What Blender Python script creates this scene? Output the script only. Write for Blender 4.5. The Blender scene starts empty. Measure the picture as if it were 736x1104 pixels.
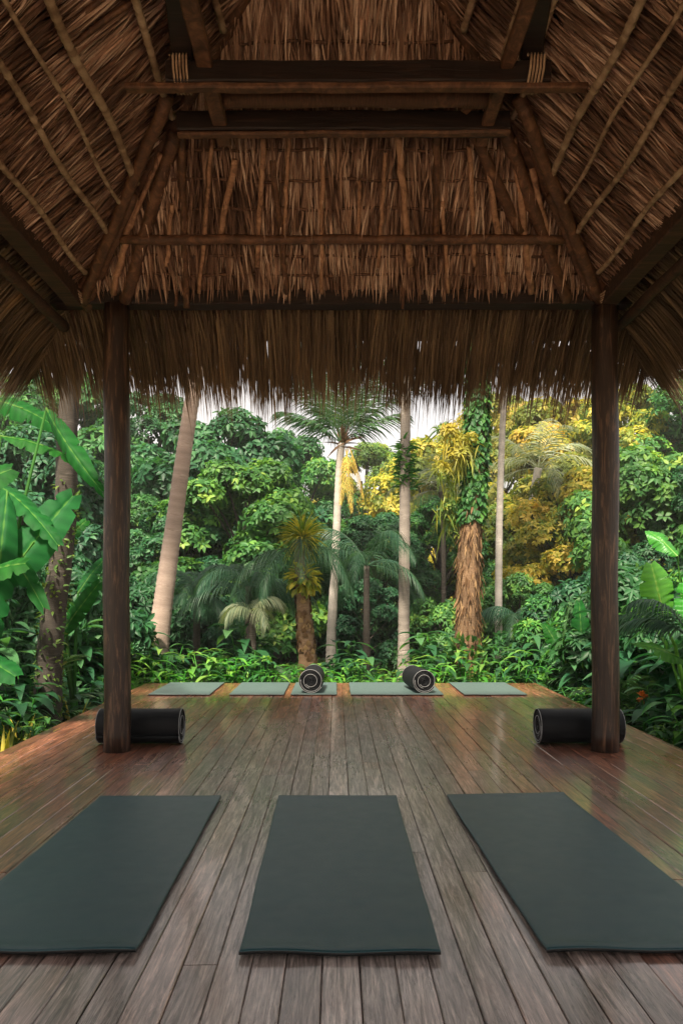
import bpy, math, random
import numpy as np
from mathutils import Vector, Matrix
R = math.radians
random.seed(7)
rng = np.random.default_rng(11)
sc = bpy.context.scene
C = bpy.context.collection

# ------------------------------------------------------------------ camera
CAMZ, F, VX, VY = 1.15, 800.0, 362.0, 640.0
cam = bpy.data.cameras.new('camera'); camo = bpy.data.objects.new('camera', cam); C.objects.link(camo)
camo.location = (0, 0, CAMZ); camo.rotation_euler = (R(90), 0, 0)
cam.sensor_fit = 'HORIZONTAL'; cam.sensor_width = 36; cam.lens = 36 * F / 736
cam.shift_x = (368 - VX) / 736; cam.shift_y = (VY - 552) / 736
cam.clip_start = 0.05; cam.clip_end = 2000
sc.camera = camo

# ------------------------------------------------------------------ sky, sun, exposure
SUN_EL, SUN_AZ = R(53), R(196)          # azimuth measured from +Y (away from camera) towards +X
world = bpy.data.worlds.new('World'); sc.world = world; world.use_nodes = True
nt = world.node_tree; nt.nodes.clear()
out = nt.nodes.new('ShaderNodeOutputWorld'); bg = nt.nodes.new('ShaderNodeBackground')
sky = nt.nodes.new('ShaderNodeTexSky'); sky.sky_type = 'NISHITA'; sky.sun_disc = False
sky.sun_elevation = SUN_EL; sky.sun_rotation = SUN_AZ; sky.air_density = 1.3; sky.dust_density = 4.0
# thin high overcast: pale cloud cover mixed into the sky
tc = nt.nodes.new('ShaderNodeTexCoord'); nz = nt.nodes.new('ShaderNodeTexNoise'); nz.inputs['Scale'].default_value = 2.2; nz.inputs['Detail'].default_value = 6
rp = nt.nodes.new('ShaderNodeMapRange'); rp.inputs[1].default_value = .3; rp.inputs[2].default_value = .7; rp.inputs[3].default_value = .72; rp.inputs[4].default_value = .95
mx = nt.nodes.new('ShaderNodeMix'); mx.data_type = 'RGBA'
mx.inputs[7].default_value = (4.6, 4.15, 3.85, 1)
nt.links.new(tc.outputs['Generated'], nz.inputs['Vector']); nt.links.new(nz.outputs['Fac'], rp.inputs[0]); nt.links.new(rp.outputs[0], mx.inputs[0])
nt.links.new(sky.outputs[0], mx.inputs[6]); nt.links.new(mx.outputs[2], bg.inputs['Color'])
bg.inputs['Strength'].default_value = 0.10
nt.links.new(bg.outputs[0], out.inputs['Surface'])
sl = bpy.data.lights.new('sun', 'SUN'); sl.energy = 4.8; sl.angle = R(7); sl.color = (1, .88, .70)
so = bpy.data.objects.new('sun', sl); C.objects.link(so)
sd = Vector((math.sin(SUN_AZ) * math.cos(SUN_EL), math.cos(SUN_AZ) * math.cos(SUN_EL), math.sin(SUN_EL)))
so.rotation_euler = sd.to_track_quat('Z', 'Y').to_euler(); so.location = sd * 30
vs = sc.view_settings; sc.display_settings.display_device = 'sRGB'
vs.view_transform = 'Standard'; vs.look = 'None'; vs.gamma = 1; vs.use_curve_mapping = False; vs.exposure = 1.42
sc.cycles.diffuse_bounces = 6; sc.cycles.max_bounces = 10

def P(px, py, D):                        # where a point seen at (px, py) stands if it is D metres away
    return Vector(((px - VX) / F * D, D, CAMZ - (py - VY) / F * D))
def GX(px, D): return (px - VX) / F * D

# ------------------------------------------------------------------ mesh helpers
class MB:
    def __init__(s): s.v = []; s.f = []; s.t = []; s.n = 0; s.sm = []
    def add(s, V, Fc, tint=0.5, smooth=True):
        V = np.asarray(V, float).reshape(-1, 3); n = len(V)
        s.v.append(V); Fc = [tuple(int(i) + s.n for i in f) for f in Fc] if not isinstance(Fc, np.ndarray) else (Fc + s.n).tolist()
        s.f += Fc; s.sm += [smooth] * len(Fc)
        s.t.append(np.broadcast_to(np.asarray(tint, float), (n,)).copy()); s.n += n
        return s
    def build(s, name, mat, parent=None, loc=None):
        me = bpy.data.meshes.new(name)
        V = np.concatenate(s.v); 
        me.from_pydata(V.tolist(), [], s.f)
        me.polygons.foreach_set('use_smooth', s.sm)
        a = me.attributes.new('tint', 'FLOAT', 'POINT'); a.data.foreach_set('value', np.concatenate(s.t))
        me.materials.append(mat); me.update()
        o = bpy.data.objects.new(name, me); C.objects.link(o)
        if parent: o.parent = parent
        if loc is not None: o.location = loc
        return o

def frame(d, up=(0, 0, 1)):
    d = Vector(d).normalized(); u = Vector(up)
    if abs(d.dot(u)) > .97: u = Vector((1, 0, 0))
    s = d.cross(u).normalized(); n = s.cross(d).normalized()
    return d, s, n

def tube(mb, pts, rad, sides=8, rough=0.0, tint=None, caps=True, flat=1.0, ringamp=0.0):
    pts = [Vector(p) for p in pts]; n = len(pts)
    if not hasattr(rad, '__len__'): rad = [rad] * n
    V = []; T = []; lob = [random.uniform(-rough, rough) for _ in range(sides)]
    for i, p in enumerate(pts):
        d = pts[min(i + 1, n - 1)] - pts[max(i - 1, 0)]
        d, s, nn = frame(d, (0, 1, .01)) if abs(d.normalized().z) > .9 else frame(d)
        r = rad[i] * (1 + (ringamp if i % 2 else 0)); tt = random.random() if tint is None else tint
        for k in range(sides):
            a = 2 * math.pi * k / sides; rr = r * (1 + lob[k] + random.uniform(-rough, rough) * .5)
            V.append(p + s * math.cos(a) * rr + nn * math.sin(a) * rr * flat); T.append(tt)
    Fc = [(i * sides + k, i * sides + (k + 1) % sides, (i + 1) * sides + (k + 1) % sides, (i + 1) * sides + k) for i in range(n - 1) for k in range(sides)]
    if caps: Fc += [tuple(range(sides))[::-1], tuple((n - 1) * sides + k for k in range(sides))]
    mb.add([tuple(v) for v in V], Fc, np.array(T)); return mb

def lerp_pts(a, b, n, wob=0.0):
    a, b = Vector(a), Vector(b)
    return [a.lerp(b, i / (n - 1)) + Vector([random.uniform(-wob, wob) for _ in range(3)]) for i in range(n)]

def beam(mb, a, b, w, h, bev=.008, seg=10, wob=.004):
    """hewn timber: rectangular, bevelled, slightly uneven"""
    a, b = Vector(a), Vector(b); d, s, n = frame(b - a)
    prof = [(-w/2+bev, -h/2), (w/2-bev, -h/2), (w/2, -h/2+bev), (w/2, h/2-bev), (w/2-bev, h/2), (-w/2+bev, h/2), (-w/2, h/2-bev), (-w/2, -h/2+bev)]
    V = []
    for i in range(seg + 1):
        p = a.lerp(b, i / seg)
        ox, oz = random.uniform(-wob, wob), random.uniform(-wob, wob)
        for x, z in prof: V.append(tuple(p + s * (x + ox + random.uniform(-wob, wob)*.3) + n * (z + oz)))
    Fc = [(i*8+k, i*8+(k+1) % 8, (i+1)*8+(k+1) % 8, (i+1)*8+k) for i in range(seg) for k in range(8)]
    Fc += [tuple(range(8))[::-1], tuple(seg*8+k for k in range(8))]
    mb.add(V, Fc, random.random(), smooth=False); return mb

def norm(a): return a / np.maximum(np.linalg.norm(a, axis=-1, keepdims=True), 1e-9)

def ribbons(mb, P0, D, S, L, W, seg=4, grav=0.0, N=None, bend=None, taper=2.0, tint=None, fold=0.0, base=.35, wav=0.0):
    """n narrow leaves/strands. P0 roots, D direction, S width direction, grav = droop, fold = V section"""
    P0 = np.asarray(P0, float).reshape(-1, 3); n = len(P0)
    D = norm(np.broadcast_to(np.asarray(D, float), (n, 3))); S = norm(np.broadcast_to(np.asarray(S, float), (n, 3)))
    L = np.broadcast_to(np.asarray(L, float), (n,)); W = np.broadcast_to(np.asarray(W, float), (n,))
    grav = np.broadcast_to(np.asarray(grav, float), (n,))
    if tint is None: tint = rng.random(n)
    tint = np.broadcast_to(np.asarray(tint, float), (n,))
    Nn = norm(np.cross(S, D)); rows = []
    p = P0.copy(); d = D.copy()
    cols = 3 if fold else 2
    jit = rng.normal(0, 1, (n, 3)) * wav
    for i in range(seg + 1):
        t = i / seg
        w = W * (base + (1 - base) * min(1, t * 3)) * (1 - t ** taper) if taper < 50 else W
        w = np.maximum(w, W * .04)
        if fold:
            rows.append(np.stack([p - S * w[:, None] / 2, p - Nn * (w * fold)[:, None], p + S * w[:, None] / 2], 1))
        else:
            rows.append(np.stack([p - S * w[:, None] / 2, p + S * w[:, None] / 2], 1))
        p = p + d * (L / seg)[:, None]
        d = norm(d + np.array([0, 0, -1.]) * (grav / seg)[:, None] + (jit if i % 2 == 0 else -jit))
        if bend is not None: d = norm(d + bend / seg)
        Nn = norm(np.cross(S, d)); 
    V = np.stack(rows, 1).reshape(n, -1, 3)                # n, (seg+1)*cols, 3
    k = V.shape[1]; fs = []
    for i in range(seg):
        for c in range(cols - 1):
            a = i * cols + c; fs.append((a, a + 1, a + cols + 1, a + cols))
    fs = np.array(fs); Fc = (fs[None] + (np.arange(n) * k)[:, None, None]).reshape(-1, 4)
    mb.add(V.reshape(-1, 3), Fc, np.repeat(tint, k)); return mb

LEAF_T = np.array([(0,0,0),(-.5,.38,.10),(0,.40,0),(.5,.38,.10),(-.34,.74,.02),(0,.74,-.06),(.34,.74,.02),(0,1,-.16)])
LEAF_F = np.array([(0,2,1,1),(0,3,2,2)])
def leaves(mb, P0, D, Nm, L, W, tint=None):
    """broad pointed leaves with a folded midrib"""
    P0 = np.asarray(P0, float); n = len(P0); D = norm(D); S = norm(np.cross(D, Nm)); Nm = norm(np.cross(S, D))
    L = np.broadcast_to(L, (n,)); W = np.broadcast_to(W, (n,))
    if tint is None: tint = rng.random(n)
    V = P0[:, None] + S[:, None] * (LEAF_T[None, :, 0] * W[:, None])[..., None] + D[:, None] * (LEAF_T[None, :, 1] * L[:, None])[..., None] + Nm[:, None] * (LEAF_T[None, :, 2] * L[:, None])[..., None]
    b = (np.arange(n) * 8)[:, None]
    quads = np.array([(1,2,5,4),(2,3,6,5)]); tris = np.array([(0,2,1),(0,3,2),(4,5,7),(5,6,7)])
    mb.add(V.reshape(-1, 3), (quads[None] + b[:, :, None]).reshape(-1, 4), np.repeat(tint, 8))
    off = mb.n - n * 8
    Ft = (tris[None] + b[:, :, None] + off).reshape(-1, 3).tolist(); mb.f += Ft; mb.sm += [True] * len(Ft)
    return mb

def empty(name, loc=(0, 0, 0), rz=0):
    o = bpy.data.objects.new(name, None); C.objects.link(o); o.location = loc; o.rotation_euler = (0, 0, rz); o.empty_display_size = .2; return o
def tag(o, label=None, cat=None, group=None, kind=None):
    if label: o['label'] = label
    if cat: o['category'] = cat
    if group: o['group'] = group
    if kind: o['kind'] = kind
    return o
def copy_tree(o, parent=None):
    c = o.copy(); C.objects.link(c); c.parent = parent
    for ch in list(o.children): copy_tree(ch, c)
    return c

# ------------------------------------------------------------------ materials
def mat(name): 
    m = bpy.data.materials.new(name); m.use_nodes = True; t = m.node_tree; b = t.nodes['Principled BSDF']; return m, t, b
def N(t, typ, **kw):
    n = t.nodes.new(typ)
    for k, v in kw.items():
        if k.startswith('i_'):
            key = k[2:]; key = int(key) if key.isdigit() else key.replace('_', ' ')
            n.inputs[key].default_value = v
        else: setattr(n, k, v)
    return n
def ramp(t, fac, stops):
    r = t.nodes.new('ShaderNodeValToRGB'); el = r.color_ramp.elements
    while len(el) < len(stops): el.new(.5)
    for e, (p, c) in zip(el, stops): e.position = p; e.color = (*c, 1)
    t.links.new(fac, r.inputs[0]); return r
def noise(t, scale, detail=4, stretch=None, rough=.5, dist=0.0, offs=None):
    tcn = t.nodes.new('ShaderNodeTexCoord'); mp = t.nodes.new('ShaderNodeMapping')
    if stretch: mp.inputs['Scale'].default_value = stretch
    t.links.new(tcn.outputs['Object'], mp.inputs['Vector'])
    if offs is not None:
        cb = t.nodes.new('ShaderNodeCombineXYZ'); ml = N(t, 'ShaderNodeMath', operation='MULTIPLY', i_1=37.0)
        t.links.new(offs, ml.inputs[0])
        for k in range(3): t.links.new(ml.outputs[0], cb.inputs[k])
        t.links.new(cb.outputs[0], mp.inputs['Location'])
    n = N(t, 'ShaderNodeTexNoise', i_Scale=scale, i_Detail=detail, i_Roughness=rough, i_Distortion=dist); t.links.new(mp.outputs[0], n.inputs['Vector']); return n
def bump(t, b, h, strength=.3, dist=.01):
    bn = N(t, 'ShaderNodeBump', i_Strength=strength, i_Distance=dist); t.links.new(h, bn.inputs['Height']); t.links.new(bn.outputs[0], b.inputs['Normal']); return bn
def tintn(t): return N(t, 'ShaderNodeAttribute', attribute_name='tint').outputs['Fac']
def mix(t, fac, a, b, typ='MIX'):
    m = N(t, 'ShaderNodeMix', data_type='RGBA', blend_type=typ)
    if hasattr(fac, 'default_value') or hasattr(fac, 'links'): t.links.new(fac, m.inputs[0])
    else: m.inputs[0].default_value = fac
    for s, v in ((6, a), (7, b)):
        if isinstance(v, tuple): m.inputs[s].default_value = (*v, 1)
        else: t.links.new(v, m.inputs[s])
    return m.outputs[2]

def leaf_mat(name, stops, rough=.5, trans=.34, spec=.32, patch=None):
    m, t, b = mat(name); tn = tintn(t)
    oi = t.nodes.new('ShaderNodeObjectInfo')
    r = ramp(t, tn, stops); col = r.outputs[0]
    nn = noise(t, 1.1, 3); hs = N(t, 'ShaderNodeHueSaturation'); t.links.new(col, hs.inputs['Color'])
    mr = N(t, 'ShaderNodeMapRange', i_1=.25, i_2=.75, i_3=.6, i_4=1.5); t.links.new(nn.outputs['Fac'], mr.inputs[0]); t.links.new(mr.outputs[0], hs.inputs['Value'])
    mh = N(t, 'ShaderNodeMapRange', i_3=.485, i_4=.515); t.links.new(oi.outputs['Random'], mh.inputs[0]); t.links.new(mh.outputs[0], hs.inputs['Hue'])
    col = hs.outputs[0]
    if patch:
        pn = noise(t, .55, 2); pr = N(t, 'ShaderNodeMapRange', i_1=.5, i_2=.62); t.links.new(pn.outputs['Fac'], pr.inputs[0])
        col = mix(t, pr.outputs[0], col, patch)
    t.links.new(col, b.inputs['Base Color']); b.inputs['Roughness'].default_value = rough; b.inputs['Specular IOR Level'].default_value = spec
    tr = t.nodes.new('ShaderNodeBsdfTranslucent'); tcol = mix(t, 1.0, col, (1.5, 1.5, .7), 'MULTIPLY'); t.links.new(tcol, tr.inputs['Color'])
    ms = N(t, 'ShaderNodeMixShader'); ms.inputs[0].default_value = trans
    t.links.new(b.outputs[0], ms.inputs[1]); t.links.new(tr.outputs[0], ms.inputs[2]); t.links.new(ms.outputs[0], t.nodes['Material Output'].inputs['Surface'])
    return m
M = {}
M['leaf'] = leaf_mat('leaf_green', [(0, (.014, .065, .022)), (.5, (.042, .15, .036)), (.85, (.11, .26, .045)), (1, (.22, .34, .06))])
M['leaf_deep'] = leaf_mat('leaf_deep_green', [(0, (.010, .055, .026)), (.6, (.026, .11, .042)), (1, (.07, .19, .065))], spec=.38)
M['leaf_olive'] = leaf_mat('leaf_olive', [(0, (.05, .12, .03)), (.6, (.13, .22, .035)), (1, (.32, .32, .04))], patch=(.45, .33, .04))
M['leaf_sun_gold'] = leaf_mat('leaf_sun_gold', [(0, (.07, .14, .03)), (.35, (.20, .25, .04)), (.75, (.48, .41, .06)), (1, (.80, .63, .17))], trans=.45, patch=(.13, .18, .04))  # golden sunlight on green foliage, painted as leaf colour
M['palm'] = leaf_mat('palm_green', [(0, (.035, .10, .045)), (.6, (.065, .15, .065)), (1, (.14, .22, .10))], rough=.35)
M['palm_dark'] = leaf_mat('deep_palm_green', [(0, (.018, .065, .04)), (.6, (.035, .10, .055)), (1, (.08, .16, .09))], rough=.45, spec=.3)
M['palm_pale'] = leaf_mat('palm_pale', [(0, (.11, .18, .11)), (1, (.36, .39, .24))], rough=.4)  # pale palm green, with the far crown's haze painted into the colour
M['palm_dead'] = leaf_mat('palm_dead', [(0, (.26, .14, .03)), (.5, (.50, .33, .05)), (1, (.62, .46, .12))], rough=.6)
M['banana'] = leaf_mat('banana_leaf', [(0, (.004, .050, .010)), (.7, (.013, .105, .018)), (1, (.09, .20, .04))], rough=.6, trans=.35, spec=.12)
M['banana_lit'] = leaf_mat('lit_banana_leaf', [(0, (.03, .18, .03)), (.7, (.07, .30, .04)), (1, (.2, .4, .08))], rough=.34, trans=.45)  # brighter copy of the banana leaf, its lit look put into the colour
M['strap'] = leaf_mat('strap_leaf', [(0, (.022, .14, .022)), (.6, (.065, .27, .03)), (1, (.2, .42, .06))], rough=.35, trans=.35)
M['croton'] = leaf_mat('yellow_leaf', [(0, (.09, .17, .03)), (.5, (.30, .30, .04)), (1, (.55, .42, .06))], rough=.4)
M['orange'] = leaf_mat('orange_leaf', [(0, (.5, .14, .02)), (1, (.7, .28, .04))], rough=.5)

def thatch_mat(name, stops, trans=.0):
    m, t, b = mat(name); tn = tintn(t); nn = noise(t, 1.7, 3)
    ad = N(t, 'ShaderNodeMath', operation='MULTIPLY_ADD', i_1=.7); t.links.new(nn.outputs['Fac'], ad.inputs[0])
    mm = N(t, 'ShaderNodeMath', operation='MULTIPLY_ADD', i_1=.65, i_2=-.02); t.links.new(tn, mm.inputs[0]); t.links.new(mm.outputs[0], ad.inputs[2]); ad.inputs[1].default_value = .7
    sb = N(t, 'ShaderNodeMath', operation='SUBTRACT', i_1=.18); t.links.new(ad.outputs[0], sb.inputs[0])
    r = ramp(t, sb.outputs[0], stops); n2 = noise(t, 90, 3)
    col = mix(t, .5, r.outputs[0], mix(t, n2.outputs['Fac'], (.25, .25, .25), (1.4, 1.4, 1.4)), 'MULTIPLY')
    t.links.new(col, b.inputs['Base Color']); b.inputs['Roughness'].default_value = .75; b.inputs['Specular IOR Level'].default_value = .25
    bump(t, b, n2.outputs['Fac'], .5, .004)
    if trans:
        tr = t.nodes.new('ShaderNodeBsdfTranslucent'); t.links.new(col, tr.inputs['Color']); ms = N(t, 'ShaderNodeMixShader'); ms.inputs[0].default_value = trans
        t.links.new(b.outputs[0], ms.inputs[1]); t.links.new(tr.outputs[0], ms.inputs[2]); t.links.new(ms.outputs[0], t.nodes['Material Output'].inputs['Surface'])
    return m
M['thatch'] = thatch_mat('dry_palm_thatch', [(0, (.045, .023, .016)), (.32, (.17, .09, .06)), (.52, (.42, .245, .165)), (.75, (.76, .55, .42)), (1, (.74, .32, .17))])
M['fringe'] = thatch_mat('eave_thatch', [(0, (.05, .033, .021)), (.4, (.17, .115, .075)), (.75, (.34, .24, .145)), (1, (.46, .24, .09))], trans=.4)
M['rope'] = thatch_mat('rope_lashing', [(0, (.16, .09, .055)), (.5, (.38, .25, .16)), (1, (.58, .42, .29))])

def wood_mat(name, a, b_, c, rough=.6, stretch=(14, 14, 1.2), spec=.4, ringed=False):
    m, t, b = mat(name); tn = tintn(t); nn = noise(t, 2.5, 8, stretch, .65, 1.0, offs=tn); r = ramp(t, nn.outputs['Fac'], [(.3, a), (.52, b_), (.75, c)])
    n2 = noise(t, 1.3, 3); col = mix(t, .55, r.outputs[0], mix(t, n2.outputs['Fac'], (.45, .42, .4), (1.45, 1.4, 1.4)), 'MULTIPLY')
    t.links.new(col, b.inputs['Base Color']); b.inputs['Roughness'].default_value = rough; b.inputs['Specular IOR Level'].default_value = spec
    if ringed: 
        col = mix(t, .3, col, mix(t, tn, (.42, .40, .38), (1.45, 1.43, 1.4)), 'MULTIPLY'); t.links.new(col, b.inputs['Base Color'])
    bump(t, b, nn.outputs['Fac'], .7, .012 if ringed else .006); return m
M['post'] = wood_mat('post_wood', (.010, .006, .005), (.032, .017, .011), (.20, .115, .07), .42)
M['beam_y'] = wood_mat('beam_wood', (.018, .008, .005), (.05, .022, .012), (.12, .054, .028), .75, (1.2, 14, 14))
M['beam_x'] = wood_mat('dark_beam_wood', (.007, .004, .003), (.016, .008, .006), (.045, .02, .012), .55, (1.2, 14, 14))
M['pole'] = wood_mat('rafter_wood', (.04, .019, .010), (.11, .050, .026), (.25, .12, .06), .6, (6, 6, 6))
M['pole_light'] = wood_mat('pale_rafter_wood', (.14, .07, .04), (.38, .20, .115), (.60, .36, .22), .65, (6, 6, 6))
M['bark'] = wood_mat('palm_bark', (.12, .10, .085), (.27, .24, .21), (.46, .42, .38), .85, (5, 5, 8), ringed=True)
M['bark_pink'] = wood_mat('ringed_palm_bark', (.20, .15, .12), (.40, .31, .26), (.60, .50, .43), .85, (5, 5, 9), ringed=True)
M['bark_brown'] = wood_mat('brown_bark', (.06, .035, .02), (.18, .11, .06), (.38, .26, .15), .85, (5, 5, 6), ringed=True)
M['bark_dark'] = wood_mat('mossy_bark', (.015, .014, .010), (.050, .042, .034), (.20, .175, .155), .85, (4, 4, 3), ringed=False)
M['bark_white'] = wood_mat('pale_bark', (.28, .26, .23), (.48, .45, .41), (.68, .65, .6), .8, (5, 5, 8), ringed=True)
M['deadleaf'] = thatch_mat('hanging_dead_leaves', [(0, (.04, .022, .012)), (.4, (.14, .075, .035)), (.8, (.36, .23, .11)), (1, (.18, .19, .06))], trans=.2)

def rubber(name, col, rough, spec=.5):
    m, t, b = mat(name); n1 = noise(t, 260, 2); n2 = noise(t, 2.2, 6, (.5, 6, 1)); n3 = noise(t, 14, 6)
    c = mix(t, n2.outputs['Fac'], tuple(x * .85 for x in col), tuple(x * 1.18 for x in col)); c = mix(t, .15, c, mix(t, n3.outputs['Fac'], (.5,)*3, (1.5,)*3), 'MULTIPLY')
    t.links.new(c, b.inputs['Base Color']); b.inputs['Specular IOR Level'].default_value = spec
    mr = N(t, 'ShaderNodeMapRange', i_1=.3, i_2=.7, i_3=rough - .02, i_4=rough + .04); t.links.new(n3.outputs['Fac'], mr.inputs[0]); t.links.new(mr.outputs[0], b.inputs['Roughness'])
    bump(t, b, n1.outputs['Fac'], .5, .0015); return m
M['mat'] = rubber('teal_rubber', (.010, .051, .063), .42, .5)
M['mat_grey'] = rubber('pale_sheen_rubber', (.07, .11, .105), .5, .45)  # far mats: rubber lightened to grey-green to paint in their reflection
M['matedge'] = rubber('black_rubber_edge', (.012, .014, .015), .5)
M['roll'] = rubber('black_foam', (.006, .0072, .009), .6, .2)
M['piping_dark'] = rubber('dark_grey_piping', (.24, .245, .25), .7, .2)
M['roll_grey'] = rubber('charcoal_foam', (.007, .008, .010), .65, .2)
M['piping'] = rubber('grey_piping', (.26, .27, .28), .6)

def deck_mat():
    m, t, b = mat('deck_wood'); tn = tintn(t)
    g = noise(t, 3.0, 10, (11, .8, 4), .74, 1.6, offs=tn); f = noise(t, 7, 6, (16, .8, 4), .75, 0.6, offs=tn)
    red = ramp(t, g.outputs['Fac'], [(.28, (.045, .017, .009)), (.44, (.15, .050, .026)), (.6, (.36, .135, .068)), (.8, (.58, .30, .17))])
    grey = ramp(t, g.outputs['Fac'], [(.28, (.040, .040, .042)), (.42, (.19, .175, .165)), (.58, (.50, .47, .45)), (.75, (.78, .75, .71))])
    # foot-worn, silvered area round the front mats, plus painted sky sheen down the centre; worn patches elsewhere
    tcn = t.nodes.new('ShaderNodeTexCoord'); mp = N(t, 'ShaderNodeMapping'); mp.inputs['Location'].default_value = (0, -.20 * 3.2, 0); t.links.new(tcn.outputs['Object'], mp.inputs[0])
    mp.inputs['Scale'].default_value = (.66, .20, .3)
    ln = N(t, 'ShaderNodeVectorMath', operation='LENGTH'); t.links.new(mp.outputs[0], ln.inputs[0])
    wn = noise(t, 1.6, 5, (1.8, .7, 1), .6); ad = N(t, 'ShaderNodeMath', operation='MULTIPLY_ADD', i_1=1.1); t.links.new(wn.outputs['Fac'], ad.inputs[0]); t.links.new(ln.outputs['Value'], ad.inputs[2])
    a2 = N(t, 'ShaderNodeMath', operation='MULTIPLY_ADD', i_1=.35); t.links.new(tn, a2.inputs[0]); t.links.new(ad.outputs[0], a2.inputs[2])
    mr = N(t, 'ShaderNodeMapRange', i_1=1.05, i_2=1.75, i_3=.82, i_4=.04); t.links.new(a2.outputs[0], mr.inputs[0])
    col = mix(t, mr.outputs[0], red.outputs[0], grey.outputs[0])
    tv = mix(t, tn, (.62, .58, .56), (1.35, 1.35, 1.35)); col = mix(t, .8, col, tv, 'MULTIPLY')
    n3 = noise(t, 30, 4); st = ramp(t, n3.outputs['Fac'], [(.33, (.3, .26, .25)), (.45, (1, 1, 1))]); fr = ramp(t, f.outputs['Fac'], [(.36, (.38, .36, .36)), (.52, (1, 1, 1)), (.68, (1.9, 1.85, 1.8))]); col = mix(t, .8, col, fr.outputs[0], 'MULTIPLY'); col = mix(t, .15, col, st.outputs[0], 'MULTIPLY')
    t.links.new(col, b.inputs['Base Color'])
    rr = N(t, 'ShaderNodeMapRange', i_1=.3, i_2=.7, i_3=.10, i_4=.34); t.links.new(wn.outputs['Fac'], rr.inputs[0])
    r2 = N(t, 'ShaderNodeMath', operation='MULTIPLY_ADD', i_1=.22); t.links.new(f.outputs['Fac'], r2.inputs[0]); t.links.new(rr.outputs[0], r2.inputs[2]); 
    t.links.new(r2.outputs[0], b.inputs['Roughness']); b.inputs['Specular IOR Level'].default_value = .55
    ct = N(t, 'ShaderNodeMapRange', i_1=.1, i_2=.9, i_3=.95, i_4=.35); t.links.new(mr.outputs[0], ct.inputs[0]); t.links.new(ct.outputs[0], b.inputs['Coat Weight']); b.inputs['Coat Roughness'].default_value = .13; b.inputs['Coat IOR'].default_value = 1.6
    mh = N(t, 'ShaderNodeMath', operation='ADD'); t.links.new(g.outputs['Fac'], mh.inputs[0]); t.links.new(f.outputs['Fac'], mh.inputs[1])
    bump(t, b, mh.outputs[0], .45, .004); return m
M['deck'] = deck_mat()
def soil():
    m, t, b = mat('forest_soil'); n = noise(t, 1.2, 8); r = ramp(t, n.outputs['Fac'], [(.3, (.018, .014, .008)), (.55, (.045, .04, .02)), (.75, (.04, .065, .022))])
    # pale sand added unseen behind the pavilion to bounce warm light onto the thatch
    ge = t.nodes.new('ShaderNodeNewGeometry'); sx = t.nodes.new('ShaderNodeSeparateXYZ'); t.links.new(ge.outputs['Position'], sx.inputs[0])
    w = N(t, 'ShaderNodeMath', operation='MULTIPLY_ADD', i_1=2.5); t.links.new(n.outputs['Fac'], w.inputs[0]); t.links.new(sx.outputs['Y'], w.inputs[2])
    mr = N(t, 'ShaderNodeMapRange', i_1=-1.2, i_2=-.4, i_3=1.0, i_4=0.0); t.links.new(w.outputs[0], mr.inputs[0])
    cc = mix(t, mr.outputs[0], r.outputs[0], (.62, .47, .31))
    t.links.new(cc, b.inputs['Base Color']); b.inputs['Roughness'].default_value = .95; n2 = noise(t, 14, 6); bump(t, b, n2.outputs['Fac'], 1, .05); return m
M['soil'] = soil()

# ------------------------------------------------------------------ SETTING: ground and deck
GZ = -.45
def gh(x, y):
    d = max(0, y - 11) * .012 + max(0, abs(x) - 6) * .02
    return GZ + min(d, 2.5) + .05 * math.sin(x * 1.3 + y * .7) * math.cos(y * .9 - x * .4)
mb = MB(); xs = np.concatenate([[-900, -300, -120, -60], np.arange(-32, 32.1, 1.0), [60, 120, 300, 900]]); ys = np.concatenate([[-900, -300, -100, -40], np.arange(-14, 46.1, 1.0), [80, 160, 400, 900]])
V = [(x, y, gh(x, y)) for y in ys for x in xs]; nx = len(xs)
Fc = [(j*nx+i, j*nx+i+1, (j+1)*nx+i+1, (j+1)*nx+i) for j in range(len(ys)-1) for i in range(nx-1)]
mb.add(V, Fc); tag(mb.build('ground', M['soil']), kind='structure')

DX0, DX1, DY0, DY1 = -2.44, 2.56, -4.0, 9.52
mb = MB(); x = DX0; bw = .110; gap = .0022; row = 0
while x < DX1 - .02:
    w = min(bw * random.uniform(.94, 1.06), DX1 - x); y = DY0 - random.uniform(0, 2.0)
    while y < DY1:
        ln = random.choice([2.4, 3.0, 3.6, 4.2]); y1 = min(y + ln, DY1 + random.uniform(-.012, .012)); y0 = max(y, DY0)
        if y1 - y0 > .25 or y1 > DY1 - .02:
            dz = random.uniform(-.0016, .0016); tl = random.uniform(-.0012, .0012); c = .0035
            a, b_ = x + gap/2, x + w - gap/2
            prof = [(a, -.03), (a, -c + dz), (a + c, dz - tl), (b_ - c, dz + tl), (b_, -c + dz), (b_, -.03)]
            ns = max(2, int((y1 - y0) / .4)); V = []
            for k in range(ns + 1):
                yy = y0 + .002 + (y1 - y0 - .004) * k / ns
                for px_, pz_ in prof: V.append((px_ + .0008 * math.sin(yy * 3 + x * 9), yy, pz_))
            Fc = [(k*6+j, (k+1)*6+j, (k+1)*6+j+1, k*6+j+1) for k in range(ns) for j in range(5)] + [(0,1,2,3,4,5), tuple(ns*6 + q for q in (5,4,3,2,1,0))]
            mb.add(V, Fc, random.random(), smooth=False)
        y = y1 + .0001 if y1 < DY1 - .02 else DY1 + 1
    x += w
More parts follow.
